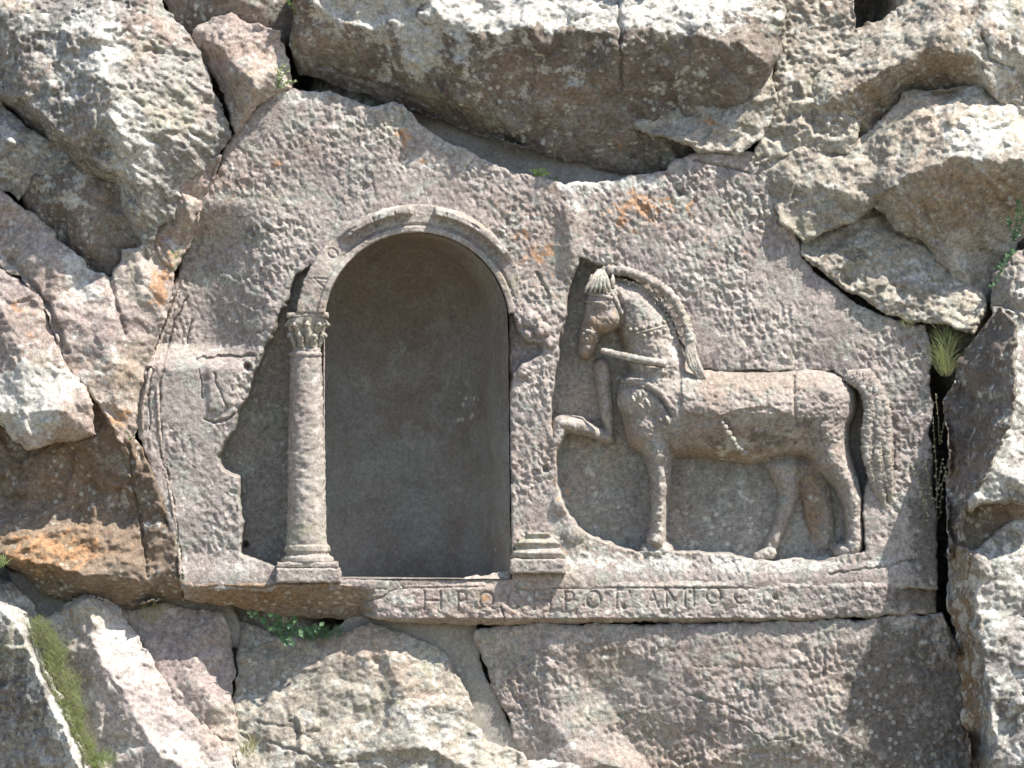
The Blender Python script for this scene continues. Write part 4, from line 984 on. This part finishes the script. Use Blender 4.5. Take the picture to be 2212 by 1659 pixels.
# grass strip between the two leaning slabs, lower left
sp = []
for i in range(40):
    t = i/39
    x = 95+t*105+rn.uniform(-14, 14); y = 1350+t*310
    sp.append((x, y, 12+46*t, 95, 19+9*math.sin(t*5)+5*math.sin(t*17)))
blades('grass_tuft', 'long strip of green grass growing between the two leaning slabs', sp, [GRASS, PALEL, DRY], 11, L=(6,19), wd=.65, lean=(-.05, .5), spread=.9, cat='grass')
blades('grass_tuft', 'dry yellowish grass tuft at the bottom edge below the vertical crack', [(535,1625,30,60,14),(545,1610,25,40,10)], [DRY, PALEL], 12, L=(12,28), wd=.8)
blades('grass_tuft', 'feathery green grass tuft in the notch right of the carved face', [(2042,800,10,130,16),(2040,770,10,110,18),(2050,745,5,80,16)], [GRASS, PALEL, DRY], 13, L=(20,50), wd=.6, spread=.55)
blades('grass_tuft', 'tiny green tuft at the left edge above the white-edged slab', [(5,1215,60,70,12)], [GRASS, PALEL], 14, L=(8,18), wd=1.0)
blades('grass_tuft', 'dry straw wisps at the left end of the ledge', [(398,1250,20,26,8)], [DRY], 15, L=(12,30), wd=.8, spread=.9, up=-.2)
blades('grass_tuft', 'dark green growth in the shade right of the leafy plant under the ledge', [(700,1372,-40,70,14),(672,1376,-45,60,14),(728,1368,-40,40,12)], [LEAF], 16, L=(8,16), wd=1.2)
sprig('leafy_plant', 'round-leaved green plant hanging under the ledge at the bottom', [[(575,1352,-30),(560,1335,0),(545,1322,20)],[(600,1360,-40),(600,1342,0),(590,1330,20)],[(610,1366,-40),(600,1358,0),(582,1356,20)],[(620,1366,-40),(625,1350,0),(640,1336,16)],[(620,1370,-40),(640,1362,0),(656,1372,16)],[(600,1370,-40),(612,1380,0),(628,1386,10)],[(640,1374,-40),(668,1362,-10),(690,1352,0)]], LEAF, LEAF, 21, leaf=(9,18), n=14, aspect=.40)
sprig('dry_flower_stems', 'dry white-flowered stems in the dark cleft on the right', [[(2012,1150,-20),(1998,1080,0),(1975,1010,20)],[(2014,1150,-20),(2010,1070,0),(2000,1000,20)],[(2018,1150,-20),(2025,1060,0),(2035,990,10)],[(2010,1140,-20),(2000,1110,10),(1990,1060,30)],[(2025,1140,-30),(2022,1000,0),(2015,900,10)],[(2030,1120,-30),(2036,1040,0),(2046,1000,10)]], FLOW, PALEL, 22, leaf=(3,9), n=13, aspect=.5)
sprig('twiggy_plant', 'pale twiggy plant at the foot of the dark cleft, top left of the carved face', [[(600,190,20),(604,170,30),(600,150,40)],[(600,190,20),(612,165,30),(626,150,36)],[(600,192,20),(592,172,30),(585,158,36)],[(604,190,20),(622,178,30),(638,176,36)],[(598,192,20),(610,150,30),(612,140,36)]], PALEL, PALEL, 23, leaf=(4,8), n=20, aspect=.4)
sprig('small_plant', 'small green weed on the rim of the carved face', [[(1160,384,-30),(1156,374,-20),(1150,368,-12)],[(1162,384,-30),(1166,372,-20),(1174,368,-12)],[(1160,384,-30),(1170,378,-16),(1184,376,-10)]], GRASS, GRASS, 24, leaf=(6,11), n=10, aspect=.5)
sprig('dry_sprig', 'thin dry sprig hanging under the overhanging boulder', [[(1200,345,-60),(1196,320,-50),(1185,306,-50)],[(1198,330,-60),(1204,312,-50),(1212,304,-50)]], DRY, DRY, 25, leaf=(2,4), n=6)
sprig('leafy_plant', 'green leaves poking out at the top edge in the dark cleft', [[(640,40,0),(648,20,20),(660,8,40)],[(640,40,0),(632,18,20),(628,2,40)],[(642,40,0),(652,30,30),(668,20,40)],[(640,42,0),(640,10,30),(650,-6,40)]], GRASS, LEAF, 26, leaf=(6,11), n=9, aspect=.5)
sprig('shrub', 'dark green shrub at the right edge over the brown underside', [[(2190,520,20),(2196,470,50),(2200,430,60)],[(2192,520,20),(2210,470,50),(2216,440,60)],[(2190,520,20),(2180,490,40),(2178,470,50)],[(2190,540,20),(2170,560,40),(2150,580,40)],[(2186,540,20),(2160,590,30),(2140,620,30)]], LEAF, LEAF, 27, leaf=(5,10), n=30, aspect=.4)
sprig('small_plant', 'tiny dark weed on the seam of the rust-brown boulder', [[(282,950,30),(280,940,40),(276,930,46)],[(282,950,30),(288,942,40),(292,938,46)]], LEAF, LEAF, 28, leaf=(3,5), n=6)
sprig('small_plant', 'small weed at the lower end of the left cleft', [[(380,560,10),(378,548,16),(372,540,20)],[(381,560,10),(386,550,16),(388,542,20)]], GRASS, LEAF, 29, leaf=(3,6), n=6)
sprig('dry_sprig', 'pale dry stalk in the cleft below the feathery grass', [[(2030,960,-10),(2026,900,10),(2020,850,20)],[(2032,960,-10),(2040,905,5),(2044,870,15)]], DRY, DRY, 31, leaf=(3,6), n=12)
blades('grass_tuft', 'small green tuft at the foot of the rib between niche and rim', [(1196,392,-40,30,10)], [GRASS, LEAF], 32, L=(7,14), wd=.8)
blades('grass_tuft', 'thin grass in the joint above the pinkish block at the lower left', [(325,1328,-60,80,22)], [PALEL, DRY], 33, L=(8,18), wd=.8)
blades('grass_tuft', 'wispy grass at the lower end of the diagonal crack on the right', [(1962,700,6,56,15)], [PALEL, DRY], 34, L=(8,20), wd=.7)
blades('grass_tuft', 'green tuft at the bottom edge at the end of the grass strip', [(235,1640,50,60,18),(215,1655,50,50,16)], [GRASS, PALEL], 35, L=(12,26), wd=.9)
print('tris', sum(sum(len(p.vertices)-2 for p in o.data.polygons) if len(o.data.polygons) < 5000 else 2*len(o.data.polygons) for o in C.objects if o.type == 'MESH'))
